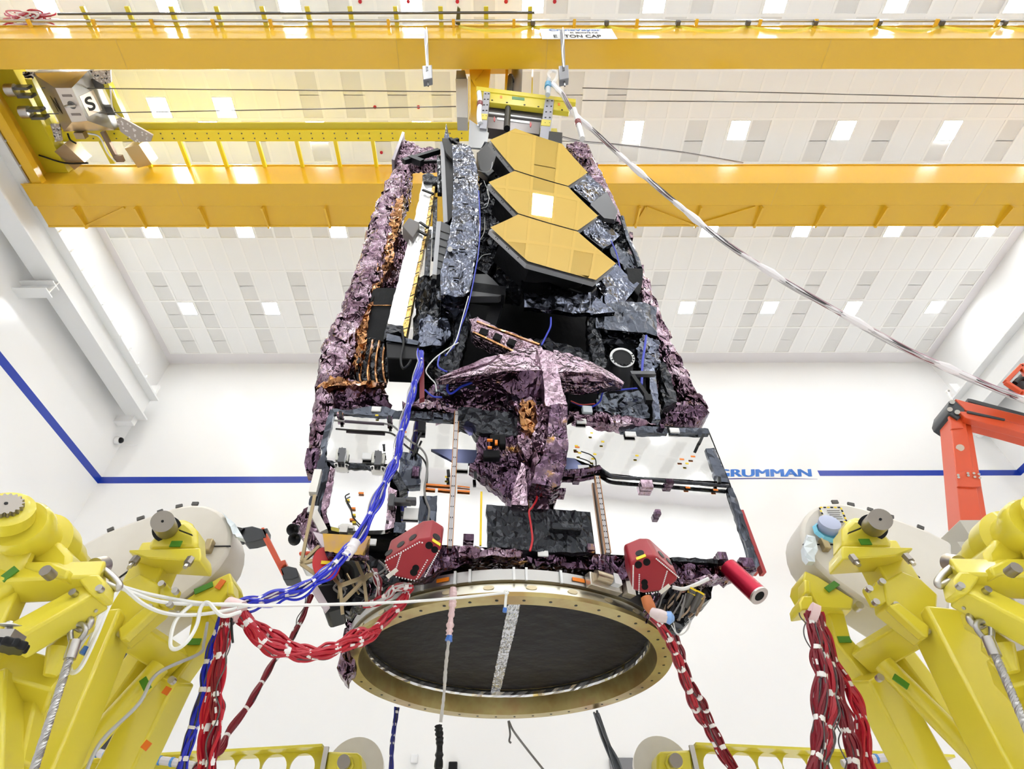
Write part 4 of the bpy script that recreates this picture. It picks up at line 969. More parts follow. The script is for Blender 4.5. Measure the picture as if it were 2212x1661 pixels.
# ================================================================ hoist, lifting frame and crane fittings
hz = 15.5
def hp(x, y, yy): return aY(x, y, yy)
lf = thing('lifting_frame', 'yellow and grey bolted lifting frame on top of the telescope', 'lifting frame', hp(1110, 250, 3.9))
def lplate(nm, mt, pts, yy, d, par=lf, sl=.081):
    n = V(-sl, 1, 0); p0 = (0.1, yy, 0); P = [aP(x, y, p0, n) for x, y in pts]
    return MB().prism(P, (0, d, 0)).build(nm, mt, par, bevel=.008)
lplate('cross_beam', lemon, [(1033, 196), (1235, 220), (1229, 241), (1029, 217)], 3.9, .1)
lplate('beam_lip', lemon, [(1029, 186), (1244, 214), (1244, 221), (1029, 195)], 3.88, .14)
lg = mat('fixture_grey', (.34, .34, .38, 1), .4, .3)
for pts in ([(1045, 197), (1059, 199), (1051, 278), (1036, 276)], [(1178, 212), (1197, 215), (1184, 330), (1160, 330)]):
    b = lplate('leg', lg, pts, 3.86, .1)
    x0, x1 = pts[0][0], pts[1][0]
    lplate('leg_band', lemon, [(x0 - 6, 245), (x1 - 5, 246), (x1 - 7, 258), (x0 - 8, 257)] if x0 < 1100 else [(1170, 257), (1191, 259), (1188, 272), (1168, 270)], 3.85, .02, b)
    mb = MB()
    for k in range(5):
        for s_ in (.25, .75):
            q = aP(x0 + (x1 - x0) * s_ - k * 1.5, pts[0][1] + 6 + k * 12, (.1, 3.86, 0), V(-.081, 1, 0)); mb.cyl(q, q - V(0, .01, 0), .018, 8)
    mb.build('bolt_pattern', black, b)
sb = lplate('spreader_box', dark_steel if False else mat('spreader_brown', (.12, .10, .095, 1), .35, .6), [(1053, 252), (1168, 264), (1165, 290), (1053, 276)], 3.98, .2)
lplate('spreader_trim', white_plastic, [(1054, 241), (1170, 256), (1170, 258), (1054, 244)], 3.96, .02, sb)
lplate('spreader_upper', mat('spreader_grey', (.2, .19, .19, 1), .35, .7), [(1056, 222), (1175, 236), (1172, 254), (1055, 240)], 4.03, .15, sb)
lplate('scale_strip', mat('plate_white', (.8, .79, .77, 1), .3), [(1074, 253), (1144, 262), (1144, 267), (1074, 258)], 3.97, .01, sb)
for pts in ([(1068, 250), (1070, 256), (1069, 262), (1067, 262), (1066, 256)], [(1146, 262), (1149, 268), (1147, 274), (1145, 274), (1144, 268)]):
    lplate('red_arrow', mat('red_cover', srgb(190, 20, 28), .35), pts, 3.97, .008, sb)
MB().tube([hp(1103, 165, 4.03), hp(1098, 220, 4.02), hp(1095, 278, 3.93)], .06, 12).build('centre_rod', black, lf, smooth=True)
MB().box(hp(1105, 172, 4.03), (.12, .1, .2)).build('rod_head', black, lf, bevel=.03)
lplate('green_strip', mat('green_label', srgb(40, 120, 60), .5), [(1106, 208), (1133, 211), (1133, 217), (1106, 214)], 3.895, .006)
for x, y in ((1082, 210), (1207, 226)): lplate('orange_label', orange_tape, [(x - 2, y - 4), (x + 3, y - 3.6), (x + 3, y + 2), (x - 2, y + 1.6)], 3.895, .006)
for x in (1046, 1174):
    p = hp(x, 280, 4.2); MB().bb((p.x - .06, 4.16, 10.9), (p.x + .06, 4.28, p.z)).build('load_post', lg, lf)
mb = MB()
for x, y in ((1063, 199), (1100, 203), (1135, 208), (1165, 212), (1063, 217), (1095, 222), (1133, 227), (1163, 231), (1218, 219), (1214, 238)):
    q = aP(x, y, (.1, 3.9, 0), V(-.081, 1, 0)); mb.cyl(q, q - V(0, .012, 0), .02, 8)
mb.build('bolt_pattern', black, lf)
lplate('motor_box', black, [(1186, 283), (1215, 286), (1214, 312), (1184, 305)], 3.85, .2)
lplate('rear_plate', lemon, [(1160, 276), (1203, 277), (1205, 290), (1186, 288), (1130, 286)], 4.02, .1)
for k, pts in enumerate(([(1035, 200), (1037, 222), (1035, 245), (1036, 262), (1038, 268)], [(1240, 236), (1248, 262), (1254, 285), (1258, 300)])):
    t = thing('sling_strap', ['white wrapped sling strap hanging at the left end of the yellow lifting frame', 'white wrapped sling strap hanging at the right end of the yellow lifting frame'][k], 'sling', hp(*pts[0], 3.84))
    MB().tube(spline([hp(x, y, 3.84) for x, y in pts], 5), .05, 8).build('strap', white_plastic, t, smooth=True)
    a = [hp(x, y, 3.84) for x, y in pts]
    MB().cyl(a[1], a[1].lerp(a[2], .35), .058, 10).build('strap_clip', mat('maroon', (.2, .012, .02, 1), .45), t, smooth=True)
# hoist hanging from the trolley between the girders
ho = thing('hoist_trolley', 'golden hoist trolley column with grey drum hanging between the crane girders', 'hoist', (0, 4.9, 15))
def hbox(nm, mt, x0, x1, y0, y1, yy, d, par=ho):
    a, b = hp(x0, y1, yy), hp(x1, y0, yy); return MB().bb((a.x, yy, a.z), (b.x, yy + d, b.z)).build(nm, mt, par)
def hcol(nm, mt, pts, yy, d, par=ho): return MB().prism([hp(x, y, yy) for x, y in pts], (0, d, 0)).build(nm, mt, par)
hcol('trolley_column', golden, [(1014, 150), (1060, 150), (1056, 190), (1030, 275), (1012, 275), (1018, 220)], 4.08, .3)
hcol('column_gusset', golden, [(1018, 150), (1045, 150), (1026, 172), (1026, 185), (1018, 170)], 4.05, .03)
hcol('guide_pole', golden, [(1092, 150), (1098, 150), (1096, 195), (1090, 195)], 4.15, .06)
hcol('guide_pole', lemon, [(1149, 150), (1152, 150), (1149, 252), (1146, 252)], 4.15, .05)
MB().cyl(hp(1117, 150, 4.18), hp(1111, 245, 4.18), .13, 24).build('rope_drum', mat('drum_grey', (.2, .18, .17, 1), .45, .5), ho, smooth=True)
cb = hcol('control_box', mat('brushed', (.38, .37, .35, 1), .4, .8), [(984, 170), (1010, 170), (1010, 254), (987, 253)], 3.98, .25)
hcol('box_motor', dark_steel, [(986, 152), (1004, 152), (1008, 169), (985, 169)], 4.0, .2, cb)
for x in (1012, 1016): hcol('cable_conduit', golden, [(x, 165), (x + 2, 165), (x + 2, 262), (x, 262)], 4.02, .03)
MB().bb((-.75, 3.3, 16.66), (.7, 4.3, 16.95)).build('trolley_bed', golden, ho)
# hanging sensor arms on the near girder
for x, lab in ((918, 'grey sensor arm hanging over the near girder, left of the lifting frame'), (1213, 'grey sensor arm hanging over the near girder, beside the white sign')):
    t = thing('sensor_arm', lab, 'sensor arm', hp(x, 65, 3.25))
    MB().prism([hp(x - 3, 64, 3.2), hp(x + 6, 64, 3.2), hp(x + 8, 142, 3.2), hp(x + 2, 142, 3.2)], (0, .06, 0)).build('arm', grey_paint, t)
    b = MB().prism([hp(x - 6, 142, 3.15), hp(x + 15, 140, 3.15), hp(x + 16, 168, 3.15), hp(x - 4, 172, 3.15)], (0, .12, 0)).build('sensor_box', grey_paint, t, bevel=.01)
    MB().prism([hp(x + 1, 143, 3.145), hp(x + 6, 143, 3.145), hp(x + 7, 152, 3.145), hp(x + 2, 154, 3.145)], (0, .02, 0)).build('port', black, b)
    MB().tube([hp(x + 6, 170, 3.2), hp(x + 7, 186, 3.2)], .014, 6).build('pin', dark_steel, t)
    MB().tube(spline([hp(x + 3, 60, 3.17), hp(x + 5, 85, 3.17), hp(x + 2, 110, 3.17), hp(x + 5, 145, 3.14)], 5), .013, 7).build('wire', white_plastic, t, smooth=True)
# capacity sign on the near girder face
sy = 3.255
t = thing('capacity_sign', 'white crane capacity sign with blue and black lettering on the near girder', 'sign', hp(1248, 72, sy))
a, b, c, d = hp(1166, 62, sy), hp(1321, 62, sy), hp(1331, 83.5, sy), hp(1170, 84, sy)
x0, x1, z0, z1 = a.x, b.x, c.z, a.z
MB().bb((x0, sy, z0), (x1, sy + .01, z1)).build('sign_plate', white_plastic, t)
def sline(s, mt, fx0, fx1, fz, hh): text(s, 'sign_lettering', mt, (x0 + (x1 - x0) * fx0, sy - .002, z0 + (z1 - z0) * fz), (z1 - z0) * hh, (x1 - x0) * (fx1 - fx0), (1, 0, 0), (0, 0, 1), .02, t)
sline('CraneVeyor', letter_blue, .12, .84, .70, .24); sline('EL MONTE CA', black, .4, .78, .50, .13); sline('E   TON CAP', black, .16, .80, .08, .28)
# festoon cable on the pipe rail
fx = [990, 1151, 1310, 1464, 1615, 1760, 1898, 2033, 2168, 2290]
ft = thing('festoon_cable', 'flat yellow festoon cable looping along the near girder rail', 'cable', aZ(1500, 50, zr))
P = [aZ(x, 46, zr) for x in fx]
for k in range(len(P) - 1):
    pts = []
    for i in range(13):
        q = i / 12; p = P[k].lerp(P[k + 1], q); pts.append(p + V(0, .12, -.42 * 4 * q * (1 - q) - .05))
    mb = MB()
    for i in range(12): mb.beam(pts[i], pts[i + 1], .12, .02, (0, .6, .8))
    mb.build('cable_loop', lemon, ft)
for p in P[1:-1]:
    MB().box(p + V(0, .02, -.05), (.10, .10, .12)).build('cable_trolley', dark_steel, ft, bevel=.015)
hk = MB(); hk.prism([aZ(984, 52, zr), aZ(994, 56, zr), aZ(994, 20, zr), aZ(988, 14, zr)], (0, 0, .08)); hk.build('end_clamp', mat('clamp_olive', (.10, .09, .02, 1), .5), ft)
# messy cable coil at far upper left
t = thing('cable_coil', 'tangled coil of red and white wires on the rail at the top corner', 'cable coil', aZ(60, 45, 16.9))
for k in range(14):
    pts = [aZ(R.uniform(5, 125), R.uniform(22, 56), 16.9) + V(0, 0, R.uniform(-.1, .1)) for _ in range(5)]
    MB().tube(spline(pts, 5), .018, 5).build('wire', (white_plastic, mat('wire_red', srgb(170, 20, 40), .4), mat('wire_pink', srgb(200, 120, 140), .4))[k % 3], t, smooth=True)
# thin wire ropes along the bridge
for a, b, lab in (((90, 190), (985, 198), 'thin steel rope above, running left from the hoist to its pulley'), ((100, 246), (985, 230), 'thin steel rope below, running left from the hoist to its pulley'),
                  ((1258, 190), (2212, 213), 'upper thin rope running to the right wall from the hoist'), ((1258, 217), (2212, 225), 'lower thin rope running to the right wall from the hoist')):
    p, q = aZ(*a, 15.9), aZ(*b, 15.9)
    if b[0] > 2000: q = p + (q - p) * ((XR - 1.4 - p.x) / (q.x - p.x))
    tag(MB().tube([p, q], .012, 6).build('wire_rope', dark_steel), lab, 'wire rope')
for x, y, w_ in ((38, 200, 'upper'), (68, 247, 'lower')):
    c = aZ(x, y, 15.9); t = thing('pulley_bracket', 'steel pulley with dark bracket on the left cross beam, %s of two' % w_, 'pulley', c)
    MB().cyl(c + V(-.22, -.05, 0), c + V(-.02, -.05, .02), .14, 20).build('pulley', steel, t, smooth=True)
    MB().box(c + V(.14, -.1, .05), (.34, .06, .22)).build('bracket', dark_steel, t); MB().box(c + V(.14, .08, .05), (.34, .06, .22)).build('bracket', dark_steel, t)
# inverted steel load block with compass letters
zo, zi = 16.1, 15.5
O = [aZ(x, y, zo) for x, y in ((71, 158), (189, 154), (247, 281), (138, 284))]
I = [aZ(x, y, zi) for x, y in ((119, 190), (155, 190), (189, 261), (155, 264))]
lbk = thing('load_block', 'tapered steel load block marked N and S parked at the left of the crane', 'load block', sum(O, Vector((0, 0, 0))) / 4)
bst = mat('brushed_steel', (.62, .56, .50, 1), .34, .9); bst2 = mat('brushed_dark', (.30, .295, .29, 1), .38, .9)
for k in range(4):
    q = [O[k], O[(k + 1) % 4], I[(k + 1) % 4], I[k]]
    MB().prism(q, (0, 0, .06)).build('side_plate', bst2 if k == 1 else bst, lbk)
MB().prism(I, (0, 0, .05)).build('bottom_plate', mat('plate_pale', (.62, .55, .48, 1), .35, .8), lbk)
MB().prism(O, (0, 0, .25)).build('top_plate', bst2, lbk)
ci = sum(I, Vector((0, 0, 0))) / 4
ring_pts = [ci + V(.10 * math.cos(a), .02 * math.sin(a), -.06 + .09 * math.sin(a)) for a in [math.tau * k / 20 for k in range(20)]]
MB().tube(ring_pts, .024, 8, closed=True).build('eye_hook', steel, lbk, smooth=True)
MB().lathe([(.09, 0), (.06, .03)], 18, ci, (0, 0, -1)).build('hook_boss', dark_steel, lbk, smooth=True)
for f_ in (.22, .78):
    c = (I[0] + I[1]) / 2 * (1 - f_) + (I[2] + I[3]) / 2 * f_
    MB().box(c + V(0, 0, -.004), (.22, .05, .012)).build('slot', mat('slot_dark', (.25, .2, .17, 1), .5), lbk)
def face_text(ch, q, m_, sc, plate_):
    c = sum(q, Vector((0, 0, 0))) / 4; n = (q[1] - q[0]).cross(q[3] - q[0]).normalized()
    if n.z > 0: n = -n
    yd = (q[1] - q[0]).normalized(); yd = -yd; xd = yd.cross(n).normalized()
    if plate_: MB().box(c + n * .004, (sc * 1.5, sc * 1.5, .006), (xd, yd, n)).build('letter_plate', mat('plate_pale', (.62, .55, .48, 1), .35, .8), lbk)
    text(ch, 'letter', black, c - xd * sc / 2 - yd * sc / 2, sc, sc * .8, xd, yd, .03, lbk, depth=.010)
face_text('S', [O[1], O[2], I[2], I[1]], black, .30, True); face_text('N', [O[3], O[0], I[0], I[3]], black, .36, False)
# perforated trolley arms beside the block
perf = mat('perforated', (.42, .36, .31, 1), .4, .6)
def arm(pts, z_, lab):
    P_ = [aZ(x, y, z_) for x, y in pts]; t = thing('trolley_plate', lab, 'steel plate', sum(P_, Vector((0, 0, 0))) / len(P_))
    MB().prism(P_, (0, 0, .05)).build('plate_body', perf, t)
    x0, x1 = min(p[0] for p in pts), max(p[0] for p in pts); y0, y1 = min(p[1] for p in pts), max(p[1] for p in pts)
    mb = MB()
    for i in range(60):
        x, y = R.uniform(x0, x1), R.uniform(y0, y1)
        ins = False; n = len(pts)
        for k in range(n):
            (ax_, ay_), (bx_, by_) = pts[k], pts[(k + 1) % n]
            if (ay_ > y) != (by_ > y) and x < (bx_ - ax_) * (y - ay_) / (by_ - ay_) + ax_: ins = not ins
        if ins: q = aZ(x, y, z_); MB().cyl(q + V(0, 0, .002), q - V(0, 0, .004), .022, 8).build('hole', mat('hole_pale', (.7, .66, .62, 1), .5), t)
arm([(194, 154), (238, 152), (240, 178), (222, 182), (206, 174)], 16.0, 'perforated steel plate at the upper right corner of the load block')
arm([(250, 258), (262, 254), (330, 292), (325, 306), (292, 307), (260, 284)], 16.0, 'perforated angled steel plate at the lower right corner of the load block')
arm([(108, 268), (128, 268), (134, 304), (120, 306)], 16.05, 'perforated steel plate at the lower left corner of the load block')
arm([(48, 156), (72, 156), (72, 168), (54, 168)], 16.05, 'small perforated plate at the upper left corner of the load block')
def zbar(nm, mt, a, b, z_, wd, h, par): return MB().beam(aZ(*a, z_), aZ(*b, z_), wd, h).build(nm, mt, par)
tf = thing('parked_trolley', 'yellow parked trolley frame carrying the tapered steel load block', 'trolley', aZ(200, 230, 16.3))
zbar('frame_bar', lemon, (232, 178), (272, 262), 16.25, .14, .2, tf); zbar('frame_bar', lemon, (66, 168), (112, 268), 16.25, .16, .2, tf)
zbar('name_plate', white_plastic, (241, 192), (258, 236), 16.2, .07, .03, tf)
zbar('drive_beam', mat('tan_steel', (.40, .30, .18, 1), .4, .6), (137, 312), (180, 352), 16.4, .42, .4, tf)
zbar('drive_beam', mat('tan_gold', (.55, .40, .18, 1), .4, .5), (292, 310), (320, 352), 16.4, .42, .4, tf)
zbar('tie_rod', mat('tie_brown', (.25, .18, .13, 1), .4, .6), (222, 284), (255, 348), 16.3, .1, .1, tf)
zbar('tie_rod', lemon, (220, 305), (245, 352), 16.35, .12, .1, tf)
MB().box(aZ(258, 342, 16.2), (.2, .16, .1)).build('rod_end', mat('tie_brown', (.25, .18, .13, 1), .4, .6), tf)
zbar('gear_box', mat('tan_steel', (.40, .30, .18, 1), .4, .6), (165, 291), (185, 291), 16.15, .15, .18, tf)
for pts in ([(146, 288), (152, 302), (165, 310)], [(238, 186), (246, 240), (285, 270), (325, 300)], [(190, 288), (215, 296), (232, 330), (250, 350)], [(84, 335), (140, 352), (190, 352)]):
    MB().tube(spline([aZ(x, y, 16.12) for x, y in pts], 5), .022, 6).build('trolley_cable', (black, white_plastic, lemon, black)[len(pts) % 4 - 3], tf, smooth=True)
for x in (213, 240): MB().box(aZ(x - 2, 178 + (x - 213) * 2.2, 16.2), (.3, .2, .2)).build('buffer', dark_steel, tf, bevel=.02)
# ================================================================ cable bundles
red_w = mat('red_cable', srgb(178, 22, 42), .38); red_d = mat('red_cable_dark', srgb(120, 12, 30), .4)
blue_w = mat('blue_wire', srgb(28, 40, 190), .35); blue_d = mat('blue_wire_dark', srgb(40, 45, 130), .4)
grey_s = mat('grey_strand', (.09, .085, .085, 1), .4); pale_s = mat('pale_strand', (.55, .52, .52, 1), .35); purple_s = mat('purple_strand', srgb(80, 40, 110), .4)
tie_m = mat('tie_white', (.80, .77, .75, 1), .45)
def bundle(nm, lab, cat, pts, r, spec, nt=6, bulge=.35, group=None, seed=1, wrap=None, flags=0):
    """spec: [(part name, material, strands, strand radius)]"""
    rr = random.Random(seed); r *= .74; bulge *= .55; path = spline(pts, 10); n = len(path)
    t = thing(nm, lab, cat, pts[0], group)
    fr = []; a = (path[1] - path[0]).orthogonal().normalized()
    for i in range(n):
        tg = (path[min(i + 1, n - 1)] - path[max(i - 1, 0)]).normalized(); a = (a - tg * a.dot(tg)).normalized(); fr.append((a.copy(), tg.cross(a)))
    ties = [(k + .5) / nt for k in range(nt)]
    def rad(i):
        u = i / (n - 1); d = min([abs(u - q) for q in ties] + [.5 / max(1, nt)]) * nt * 2 if nt else 1
        return r * (.62 + bulge * 1.6 * math.sin(min(1, d) * math.pi / 2))
    for pn, mt, cnt, sr in spec:
        mb = MB()
        for s in range(cnt):
            q = math.sqrt(rr.random()); ph = rr.uniform(0, math.tau); tw = rr.uniform(-1.2, 1.2)
            loose = 1 + (rr.random() < .12) * rr.uniform(.3, .9)
            P = []
            for i in range(n):
                R_ = rad(i) * q * loose; an = ph + tw * i / n * 3 + .3 * math.sin(i * .35 + s); P.append(path[i] + fr[i][0] * math.cos(an) * R_ + fr[i][1] * math.sin(an) * R_)
            mb.tube(P, sr * .82, 5)
        mb.build(pn, mt, t, smooth=True)['kind'] = 'stuff'
    for q in ties:
        i = min(n - 2, int(q * (n - 1))); c = path[i]; tg = (path[i + 1] - path[i]).normalized(); L = r * rr.uniform(.5, 1.1)
        MB().cyl(c - tg * L / 2, c + tg * L / 2, r * .86, 10).build('cable_tie', tie_m, t, smooth=True)
    for k in range(flags):
        i = rr.randrange(2, n - 2); tg = (path[i + 1] - path[i]).normalized(); an = rr.uniform(0, math.tau); d = fr[i][0] * math.cos(an) + fr[i][1] * math.sin(an)
        MB().box(path[i] + d * rad(i) * .92, (r * .9, r * .35, r * .16), (tg, tg.cross(d), d)).build('marker_sleeve', tie_m, t)
    return t
def PY(lst, y=None):
    return [aY(p[0], p[1], p[2] if len(p) > 2 else y) for p in lst]
bundle('cable_bundle', 'long blue cable bundle draped from the telescope across the silver panels to the left stand', 'cable',
       PY([(909, 762, 3.15), (908, 790, 3.1), (897, 825, 3.05), (888, 860, 3.0), (877, 900, 2.98), (866, 940, 2.96), (858, 985, 2.95), (843, 1020, 2.94), (822, 1062, 2.92), (800, 1112, 2.9), (774, 1160, 2.88), (745, 1192, 2.85), (715, 1226, 2.82), (680, 1254, 2.78), (640, 1276, 2.74), (600, 1285, 2.72), (560, 1298, 2.70), (525, 1303, 2.68), (495, 1310, 2.66)]),
       .034, [('blue_wires', blue_w, 15, .008), ('blue_wires', blue_d, 6, .008), ('pale_wires', pale_s, 10, .0055), ('dark_wires', grey_s, 9, .0045), ('purple_wires', purple_s, 3, .007)], 13, .45, flags=12, seed=2)
WR = spline(PY([(768, 1170, 2.86), (757, 1188, 2.85), (745, 1203, 2.84)]), 6)
bb0 = bpy.data.objects['cable_bundle']; MB().tube(WR, [.03 * R.uniform(.9, 1.1) for _ in WR], 10).build('white_wrap', mat('wrap_white2', (.8, .76, .78, 1), .3), bb0, smooth=True)
bundle('cable_bundle', 'blue cable bundle hanging down beside the red one under the left stand clamp', 'cable',
       PY([(484, 1330, 2.75), (462, 1390, 2.8), (448, 1440, 2.82), (440, 1490, 2.84), (420, 1560, 2.86), (404, 1610, 2.88), (385, 1690, 2.9)]), .034, [('blue_wires', blue_w, 16, .008), ('dark_wires', grey_s, 6, .0035)], 5, .4, flags=5, seed=3)
bundle('cable_bundle', 'red cable bundle hanging straight down from the left stand clamp', 'cable',
       PY([(488, 1330, 2.65), (478, 1380, 2.65), (470, 1430, 2.66), (459, 1490, 2.68), (446, 1560, 2.7), (442, 1620, 2.72), (438, 1690, 2.74)]), .036, [('red_wires', red_w, 18, .008), ('dark_wires', grey_s, 5, .0035)], 5, .4, flags=14, seed=4, group='red bundles below the left stand clamp')
bundle('cable_bundle', 'second red cable bundle hanging closest to the sagging red loop at the left clamp', 'cable',
       PY([(494, 1330, 2.62), (484, 1370, 2.62), (476, 1430, 2.64), (468, 1500, 2.66), (470, 1550, 2.68), (458, 1620, 2.7), (452, 1690, 2.72)]), .034, [('red_wires', red_d, 7, .008), ('red_wires', red_w, 12, .008), ('dark_wires', grey_s, 6, .0035)], 5, .45, flags=14, seed=5)
bundle('cable_bundle', 'sagging red cable bundle looping from the left clamp up over the adapter ring', 'cable',
       PY([(520, 1330, 2.66), (545, 1360, 2.68), (575, 1395, 2.72), (620, 1408, 2.76), (670, 1414, 2.8), (710, 1408, 2.85), (745, 1392, 2.9), (785, 1382, 3.0), (820, 1352, 3.1), (850, 1322, 3.18), (872, 1295, 3.2), (882, 1270, 3.22)]), .042, [('red_wires', red_w, 22, .009), ('red_wires', red_d, 8, .009), ('dark_wires', grey_s, 5, .004)], 9, .45, flags=22, seed=6)
bundle('cable_bundle', 'red cable bundle forming the upper strand of the sagging loop', 'cable',
       PY([(525, 1328, 2.7), (555, 1356, 2.72), (585, 1368, 2.74), (615, 1388, 2.76), (650, 1408, 2.78), (690, 1413, 2.8), (735, 1398, 2.88), (770, 1366, 2.98), (795, 1368, 3.02), (812, 1362, 3.06)]), .034, [('red_wires', red_w, 16, .008), ('dark_wires', grey_s, 4, .004)], 7, .4, flags=12, seed=7)
bundle('cable_bundle', 'thin red and black cable running up diagonally from the floor to the black equipment', 'cable',
       PY([(672, 1285, 3.6), (655, 1330, 3.6), (640, 1360, 3.6), (620, 1395, 3.6), (590, 1430, 3.55), (565, 1475, 3.5), (535, 1525, 3.45), (495, 1580, 3.4), (475, 1620, 3.35), (430, 1655, 3.3), (400, 1690, 3.3)]), .026, [('red_wires', red_d, 9, .008), ('dark_wires', grey_s, 7, .004)], 9, .5, flags=6, seed=8)
bundle('cable_bundle', 'red cable bundle descending from the right side of the adapter ring to the floor', 'cable',
       PY([(1412, 1330, 3.2), (1440, 1370, 3.25), (1455, 1400, 3.3), (1470, 1440, 3.4), (1488, 1490, 3.5), (1505, 1535, 3.6), (1530, 1570, 3.65), (1555, 1620, 3.7), (1590, 1670, 3.7), (1620, 1720, 3.7)]), .036, [('red_wires', red_w, 16, .0085), ('red_wires', red_d, 6, .0085), ('dark_wires', grey_s, 5, .004)], 10, .4, flags=22, seed=9)
bundle('cable_bundle', 'shorter red cable twisted alongside the bundle right of the adapter ring', 'cable',
       PY([(1456, 1372, 3.5), (1470, 1410, 3.5), (1482, 1450, 3.5), (1500, 1490, 3.5), (1520, 1520, 3.55), (1530, 1550, 3.6), (1550, 1590, 3.6), (1575, 1640, 3.6), (1610, 1690, 3.6)]), .028, [('red_wires', red_d, 12, .008), ('dark_wires', grey_s, 4, .004)], 8, .4, flags=12, seed=10)
for k, (pts, lab) in enumerate((
    ([(1748, 1325), (1758, 1360), (1766, 1410), (1776, 1460), (1770, 1540), (1770, 1600), (1752, 1690)], 'thick red cable bundle at the right clamp, strand hanging furthest from the stand'),
    ([(1752, 1325), (1768, 1380), (1782, 1430), (1792, 1500), (1790, 1560), (1780, 1620), (1772, 1690)], 'thick red cable bundle at the right clamp, second strand from the outside'),
    ([(1758, 1325), (1775, 1390), (1798, 1450), (1808, 1510), (1826, 1570), (1840, 1620), (1850, 1690)], 'thick red cable bundle at the right clamp, third strand from the outside'),
    ([(1766, 1325), (1780, 1370), (1805, 1440), (1832, 1480), (1858, 1540), (1866, 1600), (1880, 1690)], 'thick red cable bundle at the right clamp, strand nearest the yellow stand'))):
    bundle('cable_bundle', lab, 'cable', PY(pts, 2.55 + k * .05), .034, [('red_wires', red_w if k % 2 else red_d, 20, .008), ('dark_wires', grey_s, 8, .0035)], 5, .5, seed=20 + k, flags=22, group='red bundles at the right clamp')
bundle('cable_bundle', 'thin black and blue cable hanging below the left rim of the adapter ring', 'cable', PY([(858, 1528, 5.0), (850, 1580, 5.0), (846, 1620, 5.0), (842, 1700, 5.0)]), .026, [('blue_wires', blue_d, 8, .008), ('dark_wires', grey_s, 4, .005)], 6, .2, seed=30)
bundle('cable_bundle', 'grey double cable slanting down behind the right of the adapter ring', 'cable', PY([(1290, 1540, 5.6), (1306, 1590, 5.5), (1330, 1650, 5.4), (1350, 1710, 5.4)]), .045, [('grey_wires', mat('slate_wire', (.12, .13, .15, 1), .35), 9, .014)], 0, .3, seed=31)
# long white wrapped umbilical from the lifting frame to the right
U = PY([(1192, 180, 3.8), (1215, 205, 3.8), (1240, 245, 3.9), (1290, 290, 4.1), (1350, 345, 4.2), (1420, 405, 4.3), (1480, 455, 4.4), (1560, 520, 4.5), (1650, 580, 4.7), (1750, 640, 4.9), (1850, 695, 5.1), (1960, 755, 5.3), (2060, 800, 5.5), (2150, 838, 5.6), (2260, 880, 5.7)])
um = bundle('umbilical_cable', 'long white wrapped cable slanting from the lifting frame across the ceiling to the right', 'cable', U, .058, [('black_wires', grey_s, 3, .010), ('red_wires', red_d, 2, .010), ('pale_wires', pale_s, 4, .012), ('pink_wires', mat('pink_wire', (.6, .35, .42, 1), .4), 2, .008)], 0, .28, seed=33)
path = spline(U, 6); rr = random.Random(8); n = len(path)
MB().tube(path, [max(.014, .036 + .018 * math.sin(i * .55) + .010 * math.sin(i * 1.7)) for i in range(n)], 9).build('plastic_wrap', mat('wrap_white', (.86, .82, .82, 1), .3), um, smooth=True)
bundle('umbilical_cable', 'thin pale cable running level from the lifting frame to the far girder', 'cable', PY([(1215, 296, 4.4), (1260, 306, 4.6), (1330, 312, 5.0), (1400, 320, 5.4), (1480, 330, 5.8), (1560, 344, 6.3), (1605, 352, 6.5)]), .028, [('pale_wires', pale_s, 6, .009), ('dark_wires', grey_s, 3, .008)], 0, .3, seed=34)
t = thing('connector_bag', 'blue taped bagged connector standing on the lifting frame where the white cable starts', 'connector', aY(1185, 200, 3.85))
MB().tube(PY([(1183, 205), (1184, 190), (1186, 170)], 3.82), [.05, .06, .05], 10).build('bag', mat('bag_pale', (.6, .66, .72, 1), .25), t, smooth=True)
MB().cyl(aY(1183, 190, 3.81), aY(1184, 181, 3.81), .068, 12).build('blue_tape', mat('tape_blue', srgb(80, 160, 200), .4), t, smooth=True)
MB().tube(spline(PY([(1188, 172), (1184, 160), (1192, 153), (1204, 158), (1200, 172), (1192, 180)], 3.8), 6), .035, 8).build('hose_loop', white_plastic, t, smooth=True)
# hanging cords under the ring
def cord(nm, lab, pts, r, mt, cat='cord', seg=7): return tag(MB().tube(spline(PY(pts), 6), r, seg).build(nm, mt, smooth=True), lab, cat)
t = thing('wrapped_cord', 'pink wrapped cord hanging from the near rim of the adapter ring with a black end', 'cord', aY(978, 1270, 3.2))
rr = random.Random(5)
P = spline(PY([(979, 1270, 3.22), (978, 1300, 3.22), (974, 1335, 3.22), (970, 1372, 3.24)]), 8)
MB().tube(P, [.018 * rr.uniform(.7, 1.35) for _ in P], 8).build('pink_wrap', mat('wrap_pink', (.72, .52, .52, 1), .35), t)
MB().tube(PY([(972, 1370, 3.24), (969, 1384, 3.24)]), [.014, .022], 7).build('blue_tape', mat('tape_blue2', srgb(60, 110, 190), .4), t)
P = spline(PY([(970, 1376, 3.24), (963, 1440, 3.28), (959, 1500, 3.32), (952, 1560, 3.36)]), 10)
MB().tube(P, [.009 * rr.uniform(.8, 1.3) for _ in P], 6).build('grey_cord', mat('cord_grey', (.45, .43, .40, 1), .5), t, smooth=True)
P = spline(PY([(947, 1568, 3.34), (950, 1600, 3.38), (948, 1650, 3.40), (944, 1700, 3.42)]), 8)
MB().tube(P, [.020 * rr.uniform(.8, 1.2) for _ in P], 7).build('black_end', black, t)
cord('thin_cable', 'thin grey cable hanging from the far bottom of the ring and slanting right', [(1099, 1557, 5.79), (1110, 1580, 5.8), (1140, 1620, 5.9), (1180, 1670, 5.9)], .010, grey_wire)
